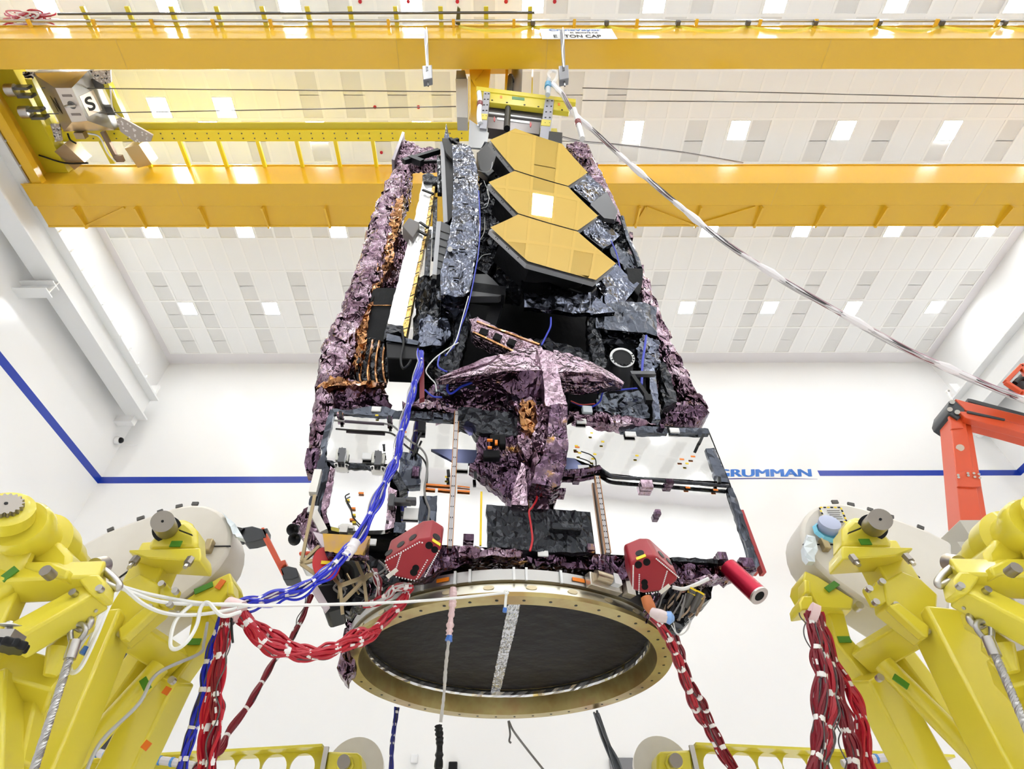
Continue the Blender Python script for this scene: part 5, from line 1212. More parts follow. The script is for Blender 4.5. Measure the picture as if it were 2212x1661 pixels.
cord('thin_cable', 'short bent grey wire dangling at the far bottom of the ring', [(1098, 1557, 5.79), (1102, 1585, 5.8), (1100, 1600, 5.8), (1104, 1605, 5.8)], .009, grey_wire)
# white rope from the left stand to the ring
rope = mat('rope_white', (.82, .82, .80, 1), .5)
t = thing('white_rope', 'white tether rope tied from the left stand hook to the near rim of the ring', 'rope', aY(255, 1265, 2.3))
for pts in ([(255, 1265, 2.2), (330, 1285, 2.35), (430, 1302, 2.5), (540, 1308, 2.6), (700, 1306, 2.8), (870, 1300, 3.0), (980, 1292, 3.15), (1094, 1280, 3.26)],
            [(255, 1268, 2.2), (340, 1298, 2.35), (420, 1305, 2.5), (500, 1305, 2.56), (550, 1309, 2.6)],
            [(262, 1265, 2.2), (310, 1305, 2.3), (360, 1325, 2.4), (420, 1328, 2.5), (480, 1320, 2.55), (535, 1308, 2.6)],
            [(420, 1300, 2.5), (380, 1340, 2.45), (368, 1390, 2.45), (380, 1402, 2.45), (405, 1385, 2.45), (425, 1350, 2.5), (434, 1312, 2.5), (450, 1302, 2.5), (480, 1330, 2.5), (520, 1322, 2.55)],
            [(240, 1265, 2.15), (215, 1330, 2.1), (175, 1390, 2.1), (152, 1430, 2.1), (155, 1452, 2.1), (175, 1440, 2.1), (205, 1380, 2.1), (235, 1310, 2.15), (262, 1265, 2.2)],
            [(232, 1266, 2.15), (222, 1320, 2.12), (200, 1375, 2.1), (190, 1402, 2.1)],
            [(1094, 1280, 3.26), (1092, 1300, 3.26), (1091, 1318, 3.26)]):
    MB().tube(spline(PY(pts), 8), .0085, 6).build('rope_strand', rope, t, smooth=True)
MB().tube(PY([(190, 1398, 2.1), (178, 1414, 2.1)]), .014, 7).build('blue_end', mat('tape_blue2', srgb(60, 110, 190), .4), t)
MB().tube(PY([(1091, 1314, 3.26), (1090, 1322, 3.26)]), .013, 7).build('blue_end', mat('tape_blue2', srgb(60, 110, 190), .4), t)
MB().tube(spline([aY(1094 + 3.5 * math.cos(a), 1279 + 3 * math.sin(a), 3.25) for a in (0, 1.3, 2.6, 3.9, 5.2, 6.2)], 4), .009, 6).build('knot', rope, t, smooth=True)
# bagged connector at the right of the ring
t = thing('connector_bag', 'bagged red and blue connector hanging at the right of the adapter ring', 'connector', aY(1412, 1310, 3.2))
MB().tube(PY([(1395, 1290, 3.15), (1402, 1308, 3.15), (1410, 1322, 3.15)]), [.03, .035, .025], 10).build('orange_plug', mat('plug', srgb(190, 110, 60), .4), t, smooth=True)
MB().tube(PY([(1408, 1322, 3.12), (1425, 1330, 3.1), (1440, 1334, 3.1)]), [.026, .036, .03], 10).build('bag', mat('bag_pink', (.66, .55, .54, 1), .25), t, smooth=True)
MB().tube(PY([(1438, 1332, 3.1), (1448, 1335, 3.1), (1456, 1336, 3.1)]), [.03, .036, .015], 10).build('blue_end', mat('bag_blue', srgb(130, 170, 225), .3), t, smooth=True)
# red wrapped connectors left of the ring
bundle('cable_bundle', 'red and white wrapped cables curling between the left red box and the ring', 'cable', PY([(790, 1308, 3.25), (815, 1300, 3.2), (835, 1288, 3.18), (850, 1272, 3.16), (870, 1266, 3.15), (885, 1270, 3.18)]), .034, [('red_wires', red_w, 14, .009), ('pale_wires', pale_s, 6, .008)], 4, .3, seed=40, flags=6)
bundle('cable_bundle', 'short red cables rising beside the left red box', 'cable', PY([(818, 1290, 3.22), (820, 1265, 3.2), (812, 1245, 3.2), (806, 1232, 3.22)]), .028, [('red_wires', red_d, 9, .009), ('pale_wires', pale_s, 4, .006)], 2, .4, seed=41, flags=3)
# ================================================================ tilt stands either side
XC = .13
cream_panel = mat('cream_panel', (.62, .575, .50, 1), .35, vary=(1.3, [(.35, (.60, .55, .47, 1)), (.65, (.70, .66, .59, 1))]))
shaft_steel = mat('shaft_steel', (.30, .27, .24, 1), .38, .85)
lemon_shade = lemon
def stand(mir):
    fx = (lambda p: V(2 * XC - p.x, p.y, p.z)) if mir else (lambda p: p)
    side = 'right' if mir else 'left'
    def Q(x, y, d): return fx(aY(x, y, d))
    def QQ(l, d): return [Q(x, y, d) for x, y in l]
    def pl(nm, mt, l, d, th, par, bev=.008): return MB().prism(QQ(l, d), (0, th, 0)).build(nm, mt, par, bevel=bev)
    def bm_(nm, mt, a, b, w_, h, par, bev=.01):
        p, q = Q(*a), Q(*b); mb = MB(); mb.beam(p, q, w_, h, (0, -.9, .45)); return mb.build(nm, mt, par, bevel=bev)
    def tb(nm, mt, l, r, par, seg=12): return MB().tube(spline([Q(*p) for p in l], 6) if len(l) > 2 else [Q(*p) for p in l], r, seg).build(nm, mt, par, smooth=True)
    def bolt(x, y, d, r, par, ln=.02, mt=steel):
        c = Q(x, y, d); return MB().cyl(c + V(0, .01, 0), c - V(0, ln, 0), r, 12).build('bolt', mt, par, smooth=True)
    # ---- main A-frame stand
    t = thing('tilt_stand', ('yellow steel tilt stand with bearing block at the left, white rope looped over it' if not mir else
              'yellow steel tilt stand with bearing block at the right, hung with red cables'), 'steel stand', fx(V(-1.9, 2.9, 0)))
    # floor legs (box sections running down out of frame)
    def leg(a, b, w_, h, d0, d1):
        p, q = Q(a[0], a[1], d0), Q(b[0], b[1], d1); dz = (q - p); k = (p.z - .02) / (p.z - q.z); MB().beam(p, p + dz * k, w_, h, (0, -.95, .3)).build('leg', lemon, t, bevel=.012)
    leg((226, 1345), (88, 1661), .19, .18, 2.45, 2.35)
    leg((368, 1462), (270, 1661), .185, .14, 2.82, 2.95)
    p, q = Q(345, 1440, 2.7), Q(145, 1661, 2.62); MB().tube([p, p + (q - p) * 1.5], .044, 20).build('pipe_brace', lemon, t, smooth=True)
    p, q = Q(312, 1405, 2.75), Q(170, 1610, 2.8); MB().beam(p, p + (q - p) * 1.5, .085, .08, (0, -1, .2)).build('brace', lemon, t, bevel=.01)
    bm_('post', lemon, (352, 1190, 2.55), (302, 1300, 2.5), .155, .15, t)
    pl('gusset', lemon, [(303, 1238), (345, 1262), (340, 1310), (254, 1380), (240, 1372), (228, 1290), (262, 1256)], 2.42, .12, t)
    pl('gusset', lemon, [(254, 1358), (318, 1305), (338, 1312), (270, 1378), (258, 1382)], 2.38, .05, t)
    pl('bracket', lemon, [(345, 1268), (360, 1260), (366, 1270), (386, 1272), (386, 1278), (370, 1312), (352, 1312), (330, 1298), (334, 1290)], 2.43, .03, t, .004)
    for x, y in ((379, 1277), (367, 1306), (350, 1262), (324, 1313), (262, 1370), (372, 1470), (159, 1281)): bolt(x, y, 2.40, .014, t, .012)
    bm_('cross_brace', lemon, (272, 1362, 2.55), (380, 1430, 2.85), .10, .12, t)
    # outer post with a kink
    pl('outer_post', lemon, [(418, 1316), (453, 1320), (437, 1394), (378, 1475), (362, 1468), (376, 1418), (405, 1384)], 2.85, .12, t)
    pl('outer_post_head', lemon, [(395, 1298), (470, 1248), (497, 1236), (502, 1256), (480, 1300), (470, 1318), (400, 1322)], 2.8, .2, t)
    ob = pl('outer_block', lemon, [(488, 1290), (510, 1290), (518, 1304), (516, 1322), (488, 1318)], 2.7, .14, t)
    pl('outer_block', lemon, [(490, 1258), (502, 1254), (504, 1284), (490, 1284)], 2.72, .1, t)
    bolt(390, 1317, 2.78, .02, t, .03)
    # bearing block
    bb_ = pl('bearing_base', lemon, [(278, 1187), (432, 1183), (434, 1200), (432, 1212), (316, 1205), (278, 1192)], 2.36, .15, t)
    pl('bearing_block', lemon, [(320, 1168), (345, 1145), (372, 1125), (404, 1124), (424, 1142), (426, 1184), (318, 1186)], 2.40, .14, bb_, .03)
    pl('bearing_cap', lemon, [(362, 1150), (372, 1122), (396, 1117), (412, 1126), (418, 1150)], 2.42, .13, bb_, .03)
    pl('bearing_line', black, [(386, 1143), (415, 1154), (415, 1156), (386, 1145)], 2.375, .01, bb_, 0)
    a, b = Q(362, 1146, 2.42), Q(351, 1126, 2.22)
    MB().cyl(a, b, .048, 28).build('shaft', shaft_steel, bb_, smooth=True)
    MB().lathe([(.056, -.01), (.062, .01), (.050, .012)], 28, a + (b - a) * .12, b - a).build('shaft_seal', black, bb_, smooth=True)
    MB().lathe([(.006, 0), (.006, .003)], 8, b, b - a).build('shaft_centre', black, bb_)
    for x, y in ((296, 1205), (413, 1206)):
        c = Q(x, y, 2.36); MB().cyl(c, c - V(0, .012, .035), .018, 6).build('hex_bolt', shaft_steel, bb_); MB().cyl(c - V(0, .012, .035), c - V(0, .02, .055), .010, 10).build('bolt_end', steel, bb_)
    # cream cover housing behind the bearing
    hs = thing('drive_cover', 'cream rounded chain cover plate behind the %s bearing block' % side + (', bare and plain' if not mir else ', with warning label and blue caps'), 'cover', Q(400, 1170, 2.75))
    out = [(190, 1340), (176, 1265), (172, 1178), (220, 1152), (280, 1128), (362, 1100), (392, 1092), (416, 1089), (440, 1090), (456, 1094), (474, 1103), (487, 1116), (496, 1132), (500, 1150), (498, 1172), (490, 1196), (470, 1225), (440, 1255), (380, 1300), (320, 1340), (270, 1358)]
    MB().prism(QQ(out, 2.78), (0, .26, 0)).build('cover_body', cream_panel, hs, bevel=.02)
    pl('seam', black, [(420, 1179), (498, 1178), (498, 1180), (420, 1181)], 2.775, .008, hs, 0); pl('seam', black, [(248, 1252), (310, 1208), (311, 1210), (250, 1254)], 2.775, .008, hs, 0)
    for x, y in ((452, 1180), (290, 1220)):
        c = Q(x, y, 2.76); MB().box(c, (.035, .05, .07)).build('latch', mat('brass', (.45, .36, .2, 1), .35, .8), hs, bevel=.006)
    for x0, y0, x1, y1 in ((232, 1147, 246, 1141), (296, 1122, 312, 1117), (340, 1107, 352, 1103), (380, 1095, 394, 1092), (415, 1088, 428, 1088)):
        MB().beam(Q(x0, y0, 2.80), Q(x1, y1, 2.80), .012, .02).build('edge_clip', dark_steel, hs)
    if mir:
        lb = MB().prism([aY(x, y, 2.76) for x, y in ((1770, 1096), (1816, 1096), (1829, 1127), (1784, 1127))], (0, .01, 0)).build('warning_label', white_plastic, hs)
        for k in range(24):
            e = [(1770, 1096), (1816, 1096), (1829, 1127), (1784, 1127)]; i = k // 6; f_ = (k % 6 + .5) / 6
            q0, q1 = e[i], e[(i + 1) % 4]; c = aY(q0[0] + (q1[0] - q0[0]) * f_, q0[1] + (q1[1] - q0[1]) * f_, 2.752)
            MB().box(c, (.014, .004, .007) if i % 2 == 0 else (.008, .004, .011)).build('hazard_stripe', black if k % 2 else yellow_tape, lb)
        for k in range(5): MB().box(aY(1800 + k * 1.6, 1103 + k * 4.4, 2.752), (.07 - .012 * (k == 2), .003, .004)).build('print_line', grey_wire, lb)
        MB().lathe([(.055, 0), (.055, .05), (.03, .055)], 24, aY(1787, 1142, 2.76), (0, -1, .25)).build('pale_cap', mat('cap_pale', (.42, .46, .62, 1), .4), hs, smooth=True)
        MB().lathe([(.075, 0), (.06, .02), (.058, .0)], 9, aY(1787, 1150, 2.75), (0, -1, .2)).build('blue_tape', mat('tape_sky', srgb(120, 195, 220), .4), hs)
        foil('plastic_wrap', mat('film_clear', (.72, .78, .82, 1), .2), hs, [aY(x, y, 2.74) for x, y in ((1737, 1180), (1745, 1150), (1760, 1160), (1768, 1185), (1762, 1210), (1745, 1215))], (0, .04, 0), .05, .02)
    else:
        foil('plastic_wrap', mat('film_clear', (.72, .78, .82, 1), .2), hs, [Q(x, y, 2.75) for x, y in ((480, 1108), (492, 1118), (506, 1130), (520, 1150), (526, 1162), (512, 1162), (502, 1150), (492, 1128))], (0, .04, 0), .04, .012)
    # ---- near drum assembly at the frame edge
    t2 = thing('winch_drum', 'yellow gear drum with arms at the %s edge%s' % (side, ', toothed wheel facing out' if not mir else ', its wheel cut off by the frame'), 'winch', fx(V(-1.7, 1.9, 0)))
    dc = Q(12, 1122, 1.72)
    MB().lathe([(.082, .0), (.082, .05), (.06, .055)], 40, dc, fx(V(.35, -.8, .25)) - fx(V(0, 0, 0))).build('drum_flange', lemon, t2, smooth=True)
    ax_ = (fx(V(.35, -.8, .25)) - fx(V(0, 0, 0))).normalized(); g = MB(); nt = 18; prof = []
    u_ = ax_.orthogonal().normalized(); v_ = ax_.cross(u_); gc = dc + ax_ * .056
    for k in range(nt * 4): r_ = .050 if k % 4 < 2 else .043; an = math.tau * k / (nt * 4); prof.append(gc + (u_ * math.cos(an) + v_ * math.sin(an)) * r_)
    g.prism(prof, ax_ * .02); g.build('gear', shaft_steel, t2)
    MB().cyl(gc + ax_ * .019, gc + ax_ * .022, .006, 8).build('gear_centre', black, t2)
    A, B = Q(40, 1130, 1.75), Q(150, 1240, 2.2)
    MB().lathe([(.085, 0), (.095, .02), (.095, .06), (.085, .07), (.085, .14), (.115, .15), (.115, .24), (.10, .25), (.10, .34), (.088, .38), (.088, .60), (.05, .62)], 36, A, B - A).build('drum', lemon, t2, smooth=True)
    pl('side_arm', lemon, [(-30, 1085), (30, 1098), (62, 1120), (75, 1160), (20, 1270), (-30, 1300)], 1.82, .06, t2, .02)
    pl('bearing_block', lemon, [(62, 1160), (86, 1148), (130, 1170), (152, 1195), (148, 1240), (50, 1212)], 1.88, .16, t2, .02)
    pl('base_pad', lemon, [(45, 1212), (108, 1212), (150, 1230), (140, 1250), (50, 1230)], 1.84, .1, t2)
    bolt(108, 1241, 1.80, .019, t2, .03, shaft_steel)
    bm_('arm', lemon, (-20, 1262, 1.85), (222, 1252, 1.95), .10, .10, t2)
    pl('arm_end', lemon, [(160, 1242), (212, 1240), (226, 1256), (222, 1285), (205, 1290), (190, 1280)], 1.88, .08, t2)
    bm_('arm', lemon, (212, 1285, 1.95), (30, 1390, 1.85), .10, .09, t2)
    bm_('arm', lemon, (30, 1270, 1.9), (-40, 1420, 1.85), .08, .08, t2)
    for x, y in ((159, 1281), (216, 1272)): bolt(x, y, 1.87, .012, t2, .01)
    MB().lathe([(.05, 0), (.06, .04), (.03, .08), (.05, .12), (.02, .2)], 20, Q(175, 1330, 2.0), (0, 0, -1)).build('sheave', lemon, t2, smooth=True)
    tb('hook_bar', steel, [(196, 1222, 1.95), (215, 1228, 1.95), (240, 1244, 1.95), (256, 1262, 1.95), (252, 1270, 1.95), (232, 1262, 1.95)], .014, t2)
    c = Q(205, 1225, 1.98); MB().cyl(c, c + V(0, .04, .03), .034, 24).build('hook_wheel', steel, t2, smooth=True)
    bm_('lower_beam', lemon, (-30, 1445, 2.0), (128, 1488, 2.1), .12, .12, t2)
    p, q = Q(-20, 1480, 2.0), Q(-30, 1661, 2.0); MB().beam(p, p + (q - p) * 2.2, .14, .14, (0, -1, .2)).build('leg', lemon, t2, bevel=.01)
    p, q = Q(70, 1490, 2.1), Q(40, 1620, 2.1); MB().beam(p, p + (q - p) * 1.3, .08, .08, (0, -1, .2)).build('brace', lemon, t2, bevel=.01)
    # ---- wire rope sling with shackle and thimble
    t3 = thing('wire_sling', 'grey twisted wire rope sling shackled below the %s drum' % side, 'sling', Q(170, 1350, 1.95))
    tb('shackle', steel, [(190, 1330, 1.95), (195, 1345, 1.95), (180, 1360, 1.95), (164, 1352, 1.95), (162, 1342, 1.95)], .012, t3)
    tb('thimble', mat('rope_steel', (.42, .41, .40, 1), .35, .9), [(155, 1392, 1.93), (152, 1365, 1.93), (160, 1350, 1.93), (180, 1350, 1.93), (184, 1365, 1.93), (170, 1385, 1.93), (158, 1394, 1.93)], .009, t3)
    MB().tube([Q(163, 1384, 1.92), Q(150, 1424, 1.92)], .018, 12).build('ferrule', steel, t3, smooth=True)
    p, q = Q(150, 1422, 1.92), Q(74, 1661, 1.9); d_ = q - p; mb = MB(); u_ = d_.orthogonal().normalized(); v_ = d_.normalized().cross(u_)
    for k in range(5):
        mb.tube([p + d_ * (i / 90 * 1.15) + (u_ * math.cos(i * .55 + k * 1.2566) + v_ * math.sin(i * .55 + k * 1.2566)) * .0065 for i in range(91)], .0062, 5)
    mb.build('rope_lay', mat('rope_steel', (.42, .41, .40, 1), .35, .9), t3, smooth=True)
    tb('cotter_pin', steel, [(190, 1322, 1.94), (200, 1316, 1.94), (208, 1320, 1.94)], .006, t3)
    # ---- clamp knob (left only in view)
    if not mir:
        t4 = thing('clamp_knob', 'black star knob with white disc on a grey clamp at the frame edge, lower left', 'knob', Q(18, 1400, 1.7))
        MB().tube([Q(20, 1345, 1.7), Q(18, 1400, 1.7)], .010, 8).build('screw', steel, t4, smooth=True)
        MB().lathe([(.01, -.006), (.034, 0), (.01, .006)], 20, Q(18, 1350, 1.7), (0, -.3, 1)).build('white_disc', white_plastic, t4, smooth=True)
        kc = Q(18, 1405, 1.7); mb = MB(); prof = [kc + V(math.cos(a) * (.042 + .004 * math.cos(9 * a)), math.sin(a) * (.042 + .004 * math.cos(9 * a)), 0) for a in [math.tau * k / 54 for k in range(54)]]
        mb.prism(prof, (0, 0, .025)); mb.build('star_knob', black, t4, bevel=.005); MB().bb(Q(18, 1376, 1.7) - V(.1, .03, .012), Q(18, 1376, 1.7) + V(.03, .03, .012)).build('clamp_bar', steel, t4)
        tag(MB().tube(spline([Q(*p) for p in ((448, 1345, 2.75), (440, 1390, 2.72), (430, 1412, 2.7), (340, 1455, 2.58), (300, 1520, 2.5), (220, 1600, 2.45), (180, 1680, 2.4))], 8), .0075, 6).build('thin_cable', mat('cable_lightgrey', (.4, .4, .4, 1), .4), smooth=True), 'thin light grey cable trailing down along the left stand legs', 'cable')
        tag(MB().tube(spline([Q(*p) for p in ((500, 1335, 2.6), (501, 1365, 2.6), (503, 1388, 2.6))], 6), .006, 6).build('thin_cable', black, smooth=True), 'short black cable end hanging below the left stand clamp', 'cable')
    # clamp wrap where the cables hang
    w_ = MB().tube([Q(490, 1312, 2.62), Q(520, 1322, 2.62)] if not mir else [aY(1748, 1322, 2.55), aY(1764, 1330, 2.55)], .05, 12)
    tag(w_.build('cable_wrap', mat('wrap_pink', (.72, .52, .52, 1), .35), smooth=True), 'pinkish wrap binding the cables under the %s stand clamp' % side, 'cable wrap')
    # ---- tape scraps belong to the stand
    for x, y, m_, wx, rz in ((440, 1270, 'g', .09, .5), (380, 1175, 'g', .05, 0), (420, 1386, 'g', .06, 0), (314, 1478, 'g', .06, -.8), (476, 1262, 'o', .05, 1.2), (360, 1492, 'o', .03, 1.2), (316, 1610, 'o', .03, 1.1), (20, 1240, 'g', .05, 1)):
        if mir and m_ == 'o': continue
        c = Q(x, y, {440: 2.79, 380: 2.375, 420: 2.84, 314: 2.62, 476: 2.79, 360: 2.68, 316: 2.6, 20: 1.81}[x]); q = MB().box(c, (wx, .006, .03), (V(math.cos(rz), 0, math.sin(rz)), V(0, 1, 0), V(-math.sin(rz), 0, math.cos(rz)))).build('tape_strip', mat('green_tape', srgb(70, 130, 30), .5) if m_ == 'g' else mat('orange_scrap', srgb(220, 110, 30), .5), t)
stand(False); stand(True)
# ---- far beams with round holes and bearing blocks
def far_beam(mir):
    fx = (lambda p: V(2 * XC - p.x, p.y, p.z)) if mir else (lambda p: p)
    side = 'right' if mir else 'left'; Yb = 5.6
    def Q(x, y, d=Yb): return fx(aY(x, y, d))
    t = thing('perforated_beam', 'yellow beam with large round holes along the bottom %s' % ('beneath the red cables and the grey double cable' if mir else 'left of the black hanging cord'), 'steel beam', Q(450, 1661))
    a, b = Q(150, 1652), Q(702, 1621); z0 = a.z - .42
    zt = lambda x: a.z + (b.z - a.z) * (x - a.x) / (b.x - a.x)
    cs = sorted([Q(x, 1663 - (x - 425) * .02) for x in (425, 479, 533, 591, 652)], key=lambda p: p.x)
    cut = [min(a.x, b.x)] + [(cs[k].x + cs[k + 1].x) / 2 for k in range(4)] + [max(a.x, b.x)]
    mb = MB(); r = .105
    for k, c in enumerate(cs):       # one plate cell around each round hole
        xl, xr = cut[k], cut[k + 1]; ztop = max(zt(xl), zt(xr))
        cor = [(xl, z0), (xr, z0), (xl, zt(xl)), (xr, zt(xr))]
        ang = sorted([math.tau * q / 28 - math.pi for q in range(28)] + [math.atan2(z - c.z, x - c.x) for x, z in cor])
        ins, out = [], []
        for g_ in ang:
            dx, dz = math.cos(g_), math.sin(g_); ts = []
            if dx > 1e-6: ts.append((xr - c.x) / dx)
            if dx < -1e-6: ts.append((xl - c.x) / dx)
            if dz < -1e-6: ts.append((z0 - c.z) / dz)
            sl = (b.z - a.z) / (b.x - a.x); den = dz - sl * dx
            if den > 1e-6: ts.append((zt(c.x) - c.z) / den)
            q = min(ts); ins.append(V(c.x + r * dx, Yb, c.z + r * dz)); out.append(V(c.x + q * dx, Yb, c.z + q * dz))
        n = len(ang); th = V(0, .02, 0)
        vs = ins + out + [p + th for p in ins] + [p + th for p in out]; fs = []
        for q in range(n):
            w_ = (q + 1) % n
            fs += [[q, w_, n + w_, n + q], [2 * n + w_, 2 * n + q, 3 * n + q, 3 * n + w_], [q, 2 * n + q, 2 * n + w_, w_]]
        mb.add(vs, fs)
    mb.build('web', lemon_dull, t)
    MB().beam(a + V(0, .0, .01), b + V(0, 0, .01), .26, .02, (0, 0, 1)).build('top_flange', lemon, t)
    MB().bb((min(a.x, b.x), Yb - .1, z0 - .02), (max(a.x, b.x), Yb + .1, z0)).build('bottom_flange', lemon, t)
    c = fx(aY(720, 1640, Yb)); MB().bb((c.x - .12, Yb - .05, 0), (c.x + .12, Yb + .2, c.z - .3)).build('leg', lemon, t)
    bl = MB().prism([Q(x, y, 5.5) for x, y in ((706, 1622), (772, 1625), (781, 1632), (784, 1690), (700, 1690))], (0, .25, 0)).build('bearing_block', lemon, t, bevel=.02)
    MB().prism([Q(x, y, 5.46) for x, y in ((728, 1634), (742, 1628), (758, 1632), (764, 1650), (756, 1666), (736, 1668), (724, 1656))], (0, .06, 0)).build('bearing_cap', lemon, bl, bevel=.015)
    s0, s1 = Q(744, 1649, 5.5), Q(742, 1645, 5.3); MB().cyl(s0, s1, .05, 24).build('shaft', shaft_steel, bl, smooth=True)
    MB().bb(Q(703, 1624, 5.48) - V(.02, 0, .5), Q(703, 1624, 5.48) + V(.02, .03, .04)).build('clamp_strap', steel, bl)
    cc = Q(768, 1668, 5.9); MB().lathe([(.25, 0), (.25, .08)], 40, cc, (0, -1, .1)).build('end_disc', cream_panel, t, smooth=True)
far_beam(False); far_beam(True)
# cables lying along the far beams
for pts, lab in (([(205, 1625), (240, 1632), (310, 1640), (360, 1644), (420, 1655)], 'blue taped cable lying over the beam end, bottom edge beside the blue bundle'), ([(1820, 1650), (1880, 1640), (1940, 1634), (1990, 1629)], 'blue and white taped cable running along the perforated beam, bottom right')):
    P = spline([aY(x, y, 5.3) for x, y in pts], 6); t = thing('taped_cable', lab, 'cable', P[0])
    MB().tube(P, .03, 8).build('sheath', pale_s, t, smooth=True)
    for i in range(1, len(P) - 1, 3): MB().tube([P[i], P[i].lerp(P[i + 1], .5)], .034, 8).build('blue_tape', mat('tape_blue3', srgb(60, 130, 200), .4), t, smooth=True)
tag(MB().box(aY(895, 1639, YB - .05), (.16, .1, .18)).build('wall_box', white_plastic, bevel=.02), 'small white box on the back wall below the adapter ring', 'wall box')
tag(MB().box(aY(1345, 1665, YB - .06), (.55, .1, .5)).build('wall_panel', grey_paint, bevel=.02), 'grey framed panel low on the back wall behind the grey double cable', 'wall panel')
tag(MB().box(aY(978, 1668, YB - .06), (.2, .1, .4)).build('wall_unit', black, bevel=.02), 'small black unit low on the back wall by the bottom edge', 'wall unit')
# ================================================================ orange boom lifts
orange_p = mat('lift_orange', srgb(212, 78, 34), .35, coat=.2); orange_d = orange_p
tanp = mat('lift_tan', (.48, .45, .38, 1), .45); charcoal2 = mat('lift_charcoal', (.03, .033, .038, 1), .4)
YL = 6.5
def L(x, y, d=YL): return aY(x, y, d)
lift = thing('boom_lift', 'orange articulated boom lift rising at the right behind the yellow stand', 'boom lift', V(L(2100, 1130).x, YL, 0))
def col(nm, mt, pts, d=YL, th=.3, par=lift, bev=.01): return MB().prism([L(x, y, d) for x, y in pts], (0, th, 0)).build(nm, mt, par, bevel=bev)
col('mast', orange_p, [(2052, 895), (2083, 890), (2123, 1128), (2076, 1128)]); col('mast_side', orange_p, [(2084, 893), (2098, 915), (2134, 1128), (2112, 1128)], YL + .05, .35)
col('mast_head', orange_p, [(2049, 892), (2078, 892), (2082, 924), (2056, 926)], YL - .02, .05)
jc = col('joint_collar', orange_p, [(2064, 1021), (2101, 1014), (2116, 1018), (2121, 1050), (2104, 1052), (2070, 1050)], YL - .03, .05)
for x, y in ((2070, 1026), (2071, 1031), (2091, 1022), (2092, 1027), (2104, 1022), (2106, 1030), (2115, 1024), (2117, 1032)): MB().cyl(L(x, y, YL - .03), L(x, y, YL - .05), .016, 8).build('bolt', steel, jc)
MB().cyl(L(2074, 967, YL), L(2074, 967, YL - .03), .05, 16).build('boss', mat('boss_pale', (.7, .6, .5, 1), .4), lift, smooth=True)
mb = MB(); p0, p1 = L(2076, 1131), L(2134, 1131); mb.bb((p0.x - .04, YL - .06, p0.z - 1.2), (p1.x + .06, YL + .45, p0.z + .02)); mb.build('lower_mast', tanp, lift, bevel=.01)
p0 = L(2105, 1170); MB().bb((p0.x - .22, YL, .35), (p0.x + .22, YL + .4, p0.z)).build('tower', tanp, lift); MB().bb((p0.x - .9, YL - .6, .15), (p0.x + .9, YL + 1.0, .5)).build('chassis', orange_p, lift, bevel=.03)
for sx in (-.75, .75):
    for sy in (-.6, 1.0): MB().lathe([(.1, -.12), (.24, -.12), (.25, 0), (.24, .12), (.1, .12)], 24, V(p0.x + sx, YL + sy, .25), (0, 1, 0)).build('wheel', charcoal2, lift, smooth=True)
kn = col('knuckle', charcoal2, [(2046, 884), (2050, 866), (2060, 862), (2084, 884), (2084, 894), (2070, 905), (2050, 892)], YL - .06, .45)
for x, y in ((2057, 868), (2052, 884), (2068, 890)): MB().cyl(L(x, y, YL - .06), L(x, y, YL - .1), .035, 14).build('pin', steel, kn, smooth=True)
tag_ = MB().tube(spline([L(x, y, YL) for x, y in ((2058, 866), (2050, 852), (2045, 846), (2048, 843), (2051, 845))], 5), .014, 6).build('hook_rod', steel, lift, smooth=True)
col('boom', orange_p, [(2064, 861), (2085, 867), (2290, 917), (2290, 940), (2196, 914), (2086, 886)], YL - .02, .4)
col('boom_cover', charcoal2, [(2090, 860), (2098, 861), (2290, 912), (2290, 922), (2200, 898), (2092, 867)], YL + .05, .42)
col('lower_link', orange_p, [(2070, 888), (2090, 889), (2290, 938), (2290, 956), (2085, 902)], YL - .1, .12)
col('lift_cylinder', charcoal2, [(2090, 886), (2172, 904), (2172, 908), (2090, 891)], YL - .12, .06)
mb = MB().tube(spline([L(x, y, YL + .1) for x, y in ((2074, 890), (2078, 905), (2082, 914))], 4), .03, 8); mb.build('hose', black, lift, smooth=True)
# basket at the right edge
bs = thing('lift_basket', 'orange framed lift basket with dark controls cut by the right edge', 'lift basket', L(2200, 830, 5.9))
for a, b in (((2172, 826), (2206, 790)), ((2206, 790), (2290, 800)), ((2172, 826), (2206, 848)), ((2206, 848), (2290, 838)), ((2206, 790), (2230, 840))):
    MB().beam(L(*a, 5.9), L(*b, 5.9), .07, .06).build('frame_bar', orange_p, bs, bevel=.01)
MB().prism([L(x, y, 6.0) for x, y in ((2190, 828), (2205, 806), (2290, 806), (2290, 842), (2204, 844))], (0, .2, 0)).build('control_panel', charcoal2, bs, bevel=.02)
MB().tube(spline([L(x, y, 5.88) for x, y in ((2192, 828), (2204, 818), (2222, 820))], 4), .035, 8).build('joystick', black, bs, smooth=True)
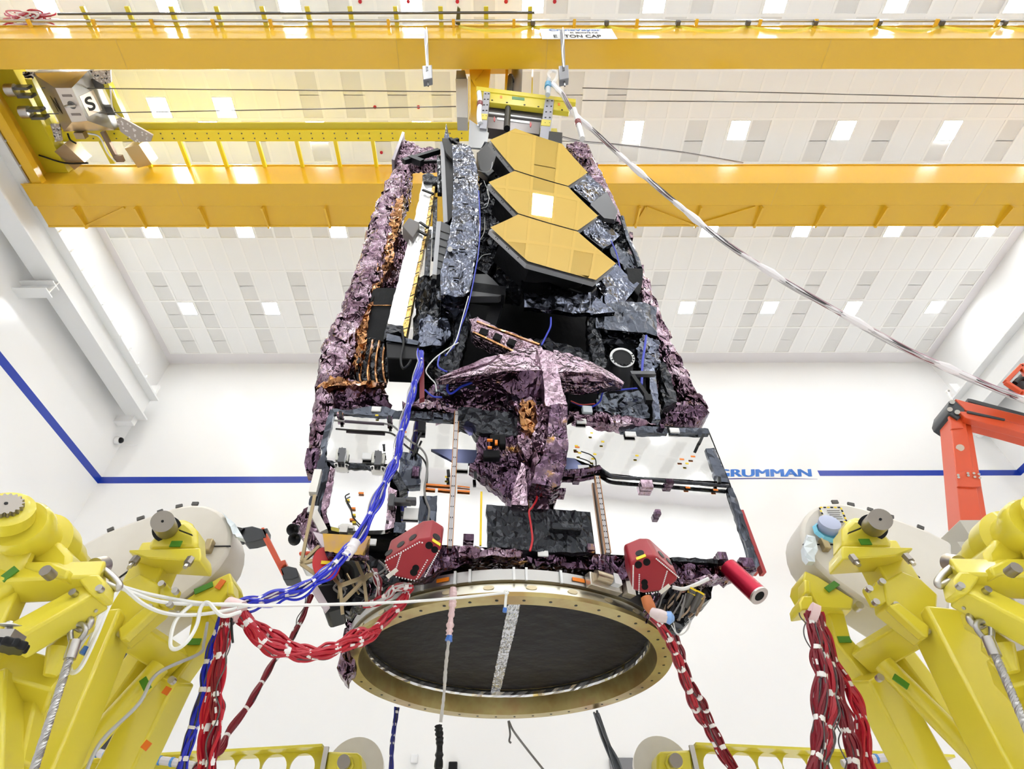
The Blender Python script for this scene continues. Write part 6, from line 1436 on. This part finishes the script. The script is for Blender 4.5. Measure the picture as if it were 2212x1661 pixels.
# conduits on the right wall
t = thing('conductor_rails', 'bundle of orange conductor rails running along the right wall runway', 'conductor rail', aX(2105, 850, XR - .5))
pa, pb = aX(2106, 858, XR - .5), aX(2215, 722, XR - .5); d_ = (pb - pa); pa, pb = pa - d_ * .1, pb + d_ * 1.2
for k in range(4):
    o_ = V(0, 0, -.10 * k); MB().tube([pa + o_, pb + o_], .032, 8).build('rail', orange_p if k < 3 else mat('rail_green', srgb(40, 90, 60), .4), t, smooth=True)
for k in range(7):
    q = pa.lerp(pb, .06 + .13 * k); MB().bb(q + V(-.06, -.04, -.38), q + V(.5, .04, .14)).build('rail_hanger', dark_steel, t)
# small orange arm with black joints, left, beyond the cover plate
t = thing('manipulator', 'small orange lift arm with black end joints between the left stand and the spacecraft', 'manipulator', aY(600, 1190, 6.0))
def Y6(x, y): return aY(x, y, 6.0)
def a_(nm, mt, pts, th=.16): return MB().prism([Y6(x, y) for x, y in pts], (0, th, 0)).build(nm, mt, t, bevel=.01)
a_('arm_bar', orange_p, [(563, 1140), (570, 1138), (612, 1222), (604, 1228)]); a_('arm_bar', orange_p, [(566, 1160), (573, 1158), (616, 1240), (610, 1245)], .1)
a_('joint', charcoal2, [(520, 1140), (545, 1136), (566, 1142), (578, 1140), (576, 1162), (548, 1170), (530, 1172), (520, 1160)]); a_('joint', charcoal2, [(604, 1228), (622, 1222), (640, 1226), (646, 1246), (630, 1252), (612, 1252)])
a_('pin_block', orange_p, [(603, 1212), (616, 1208), (618, 1218), (606, 1224)])
MB().tube([Y6(525, 1150), Y6(508, 1146)], .05, 8).build('hose', black, t, smooth=True)
a_('stem', charcoal2, [(400, 1150), (520, 1143), (520, 1162), (400, 1172)])
p = Y6(405, 1160); MB().bb((p.x - .12, 5.98, 0), (p.x + .12, 6.2, p.z)).build('post', charcoal2, t)
# bags and sign glimpsed behind the left engine
tag(MB().prism([aY(x, y, 5.9) for x, y in ((645, 1196), (682, 1194), (684, 1218), (648, 1220))], (0, .3, 0)).build('tool_box', white_plastic, bevel=.03), 'white box with orange lid glimpsed behind the bronze struts', 'box')
tag(MB().prism([aY(x, y, 5.88) for x, y in ((645, 1190), (682, 1188), (682, 1196), (645, 1198))], (0, .34, 0)).build('box_lid', orange_p, bevel=.02), 'orange lid on the white box glimpsed behind the bronze struts', 'lid')
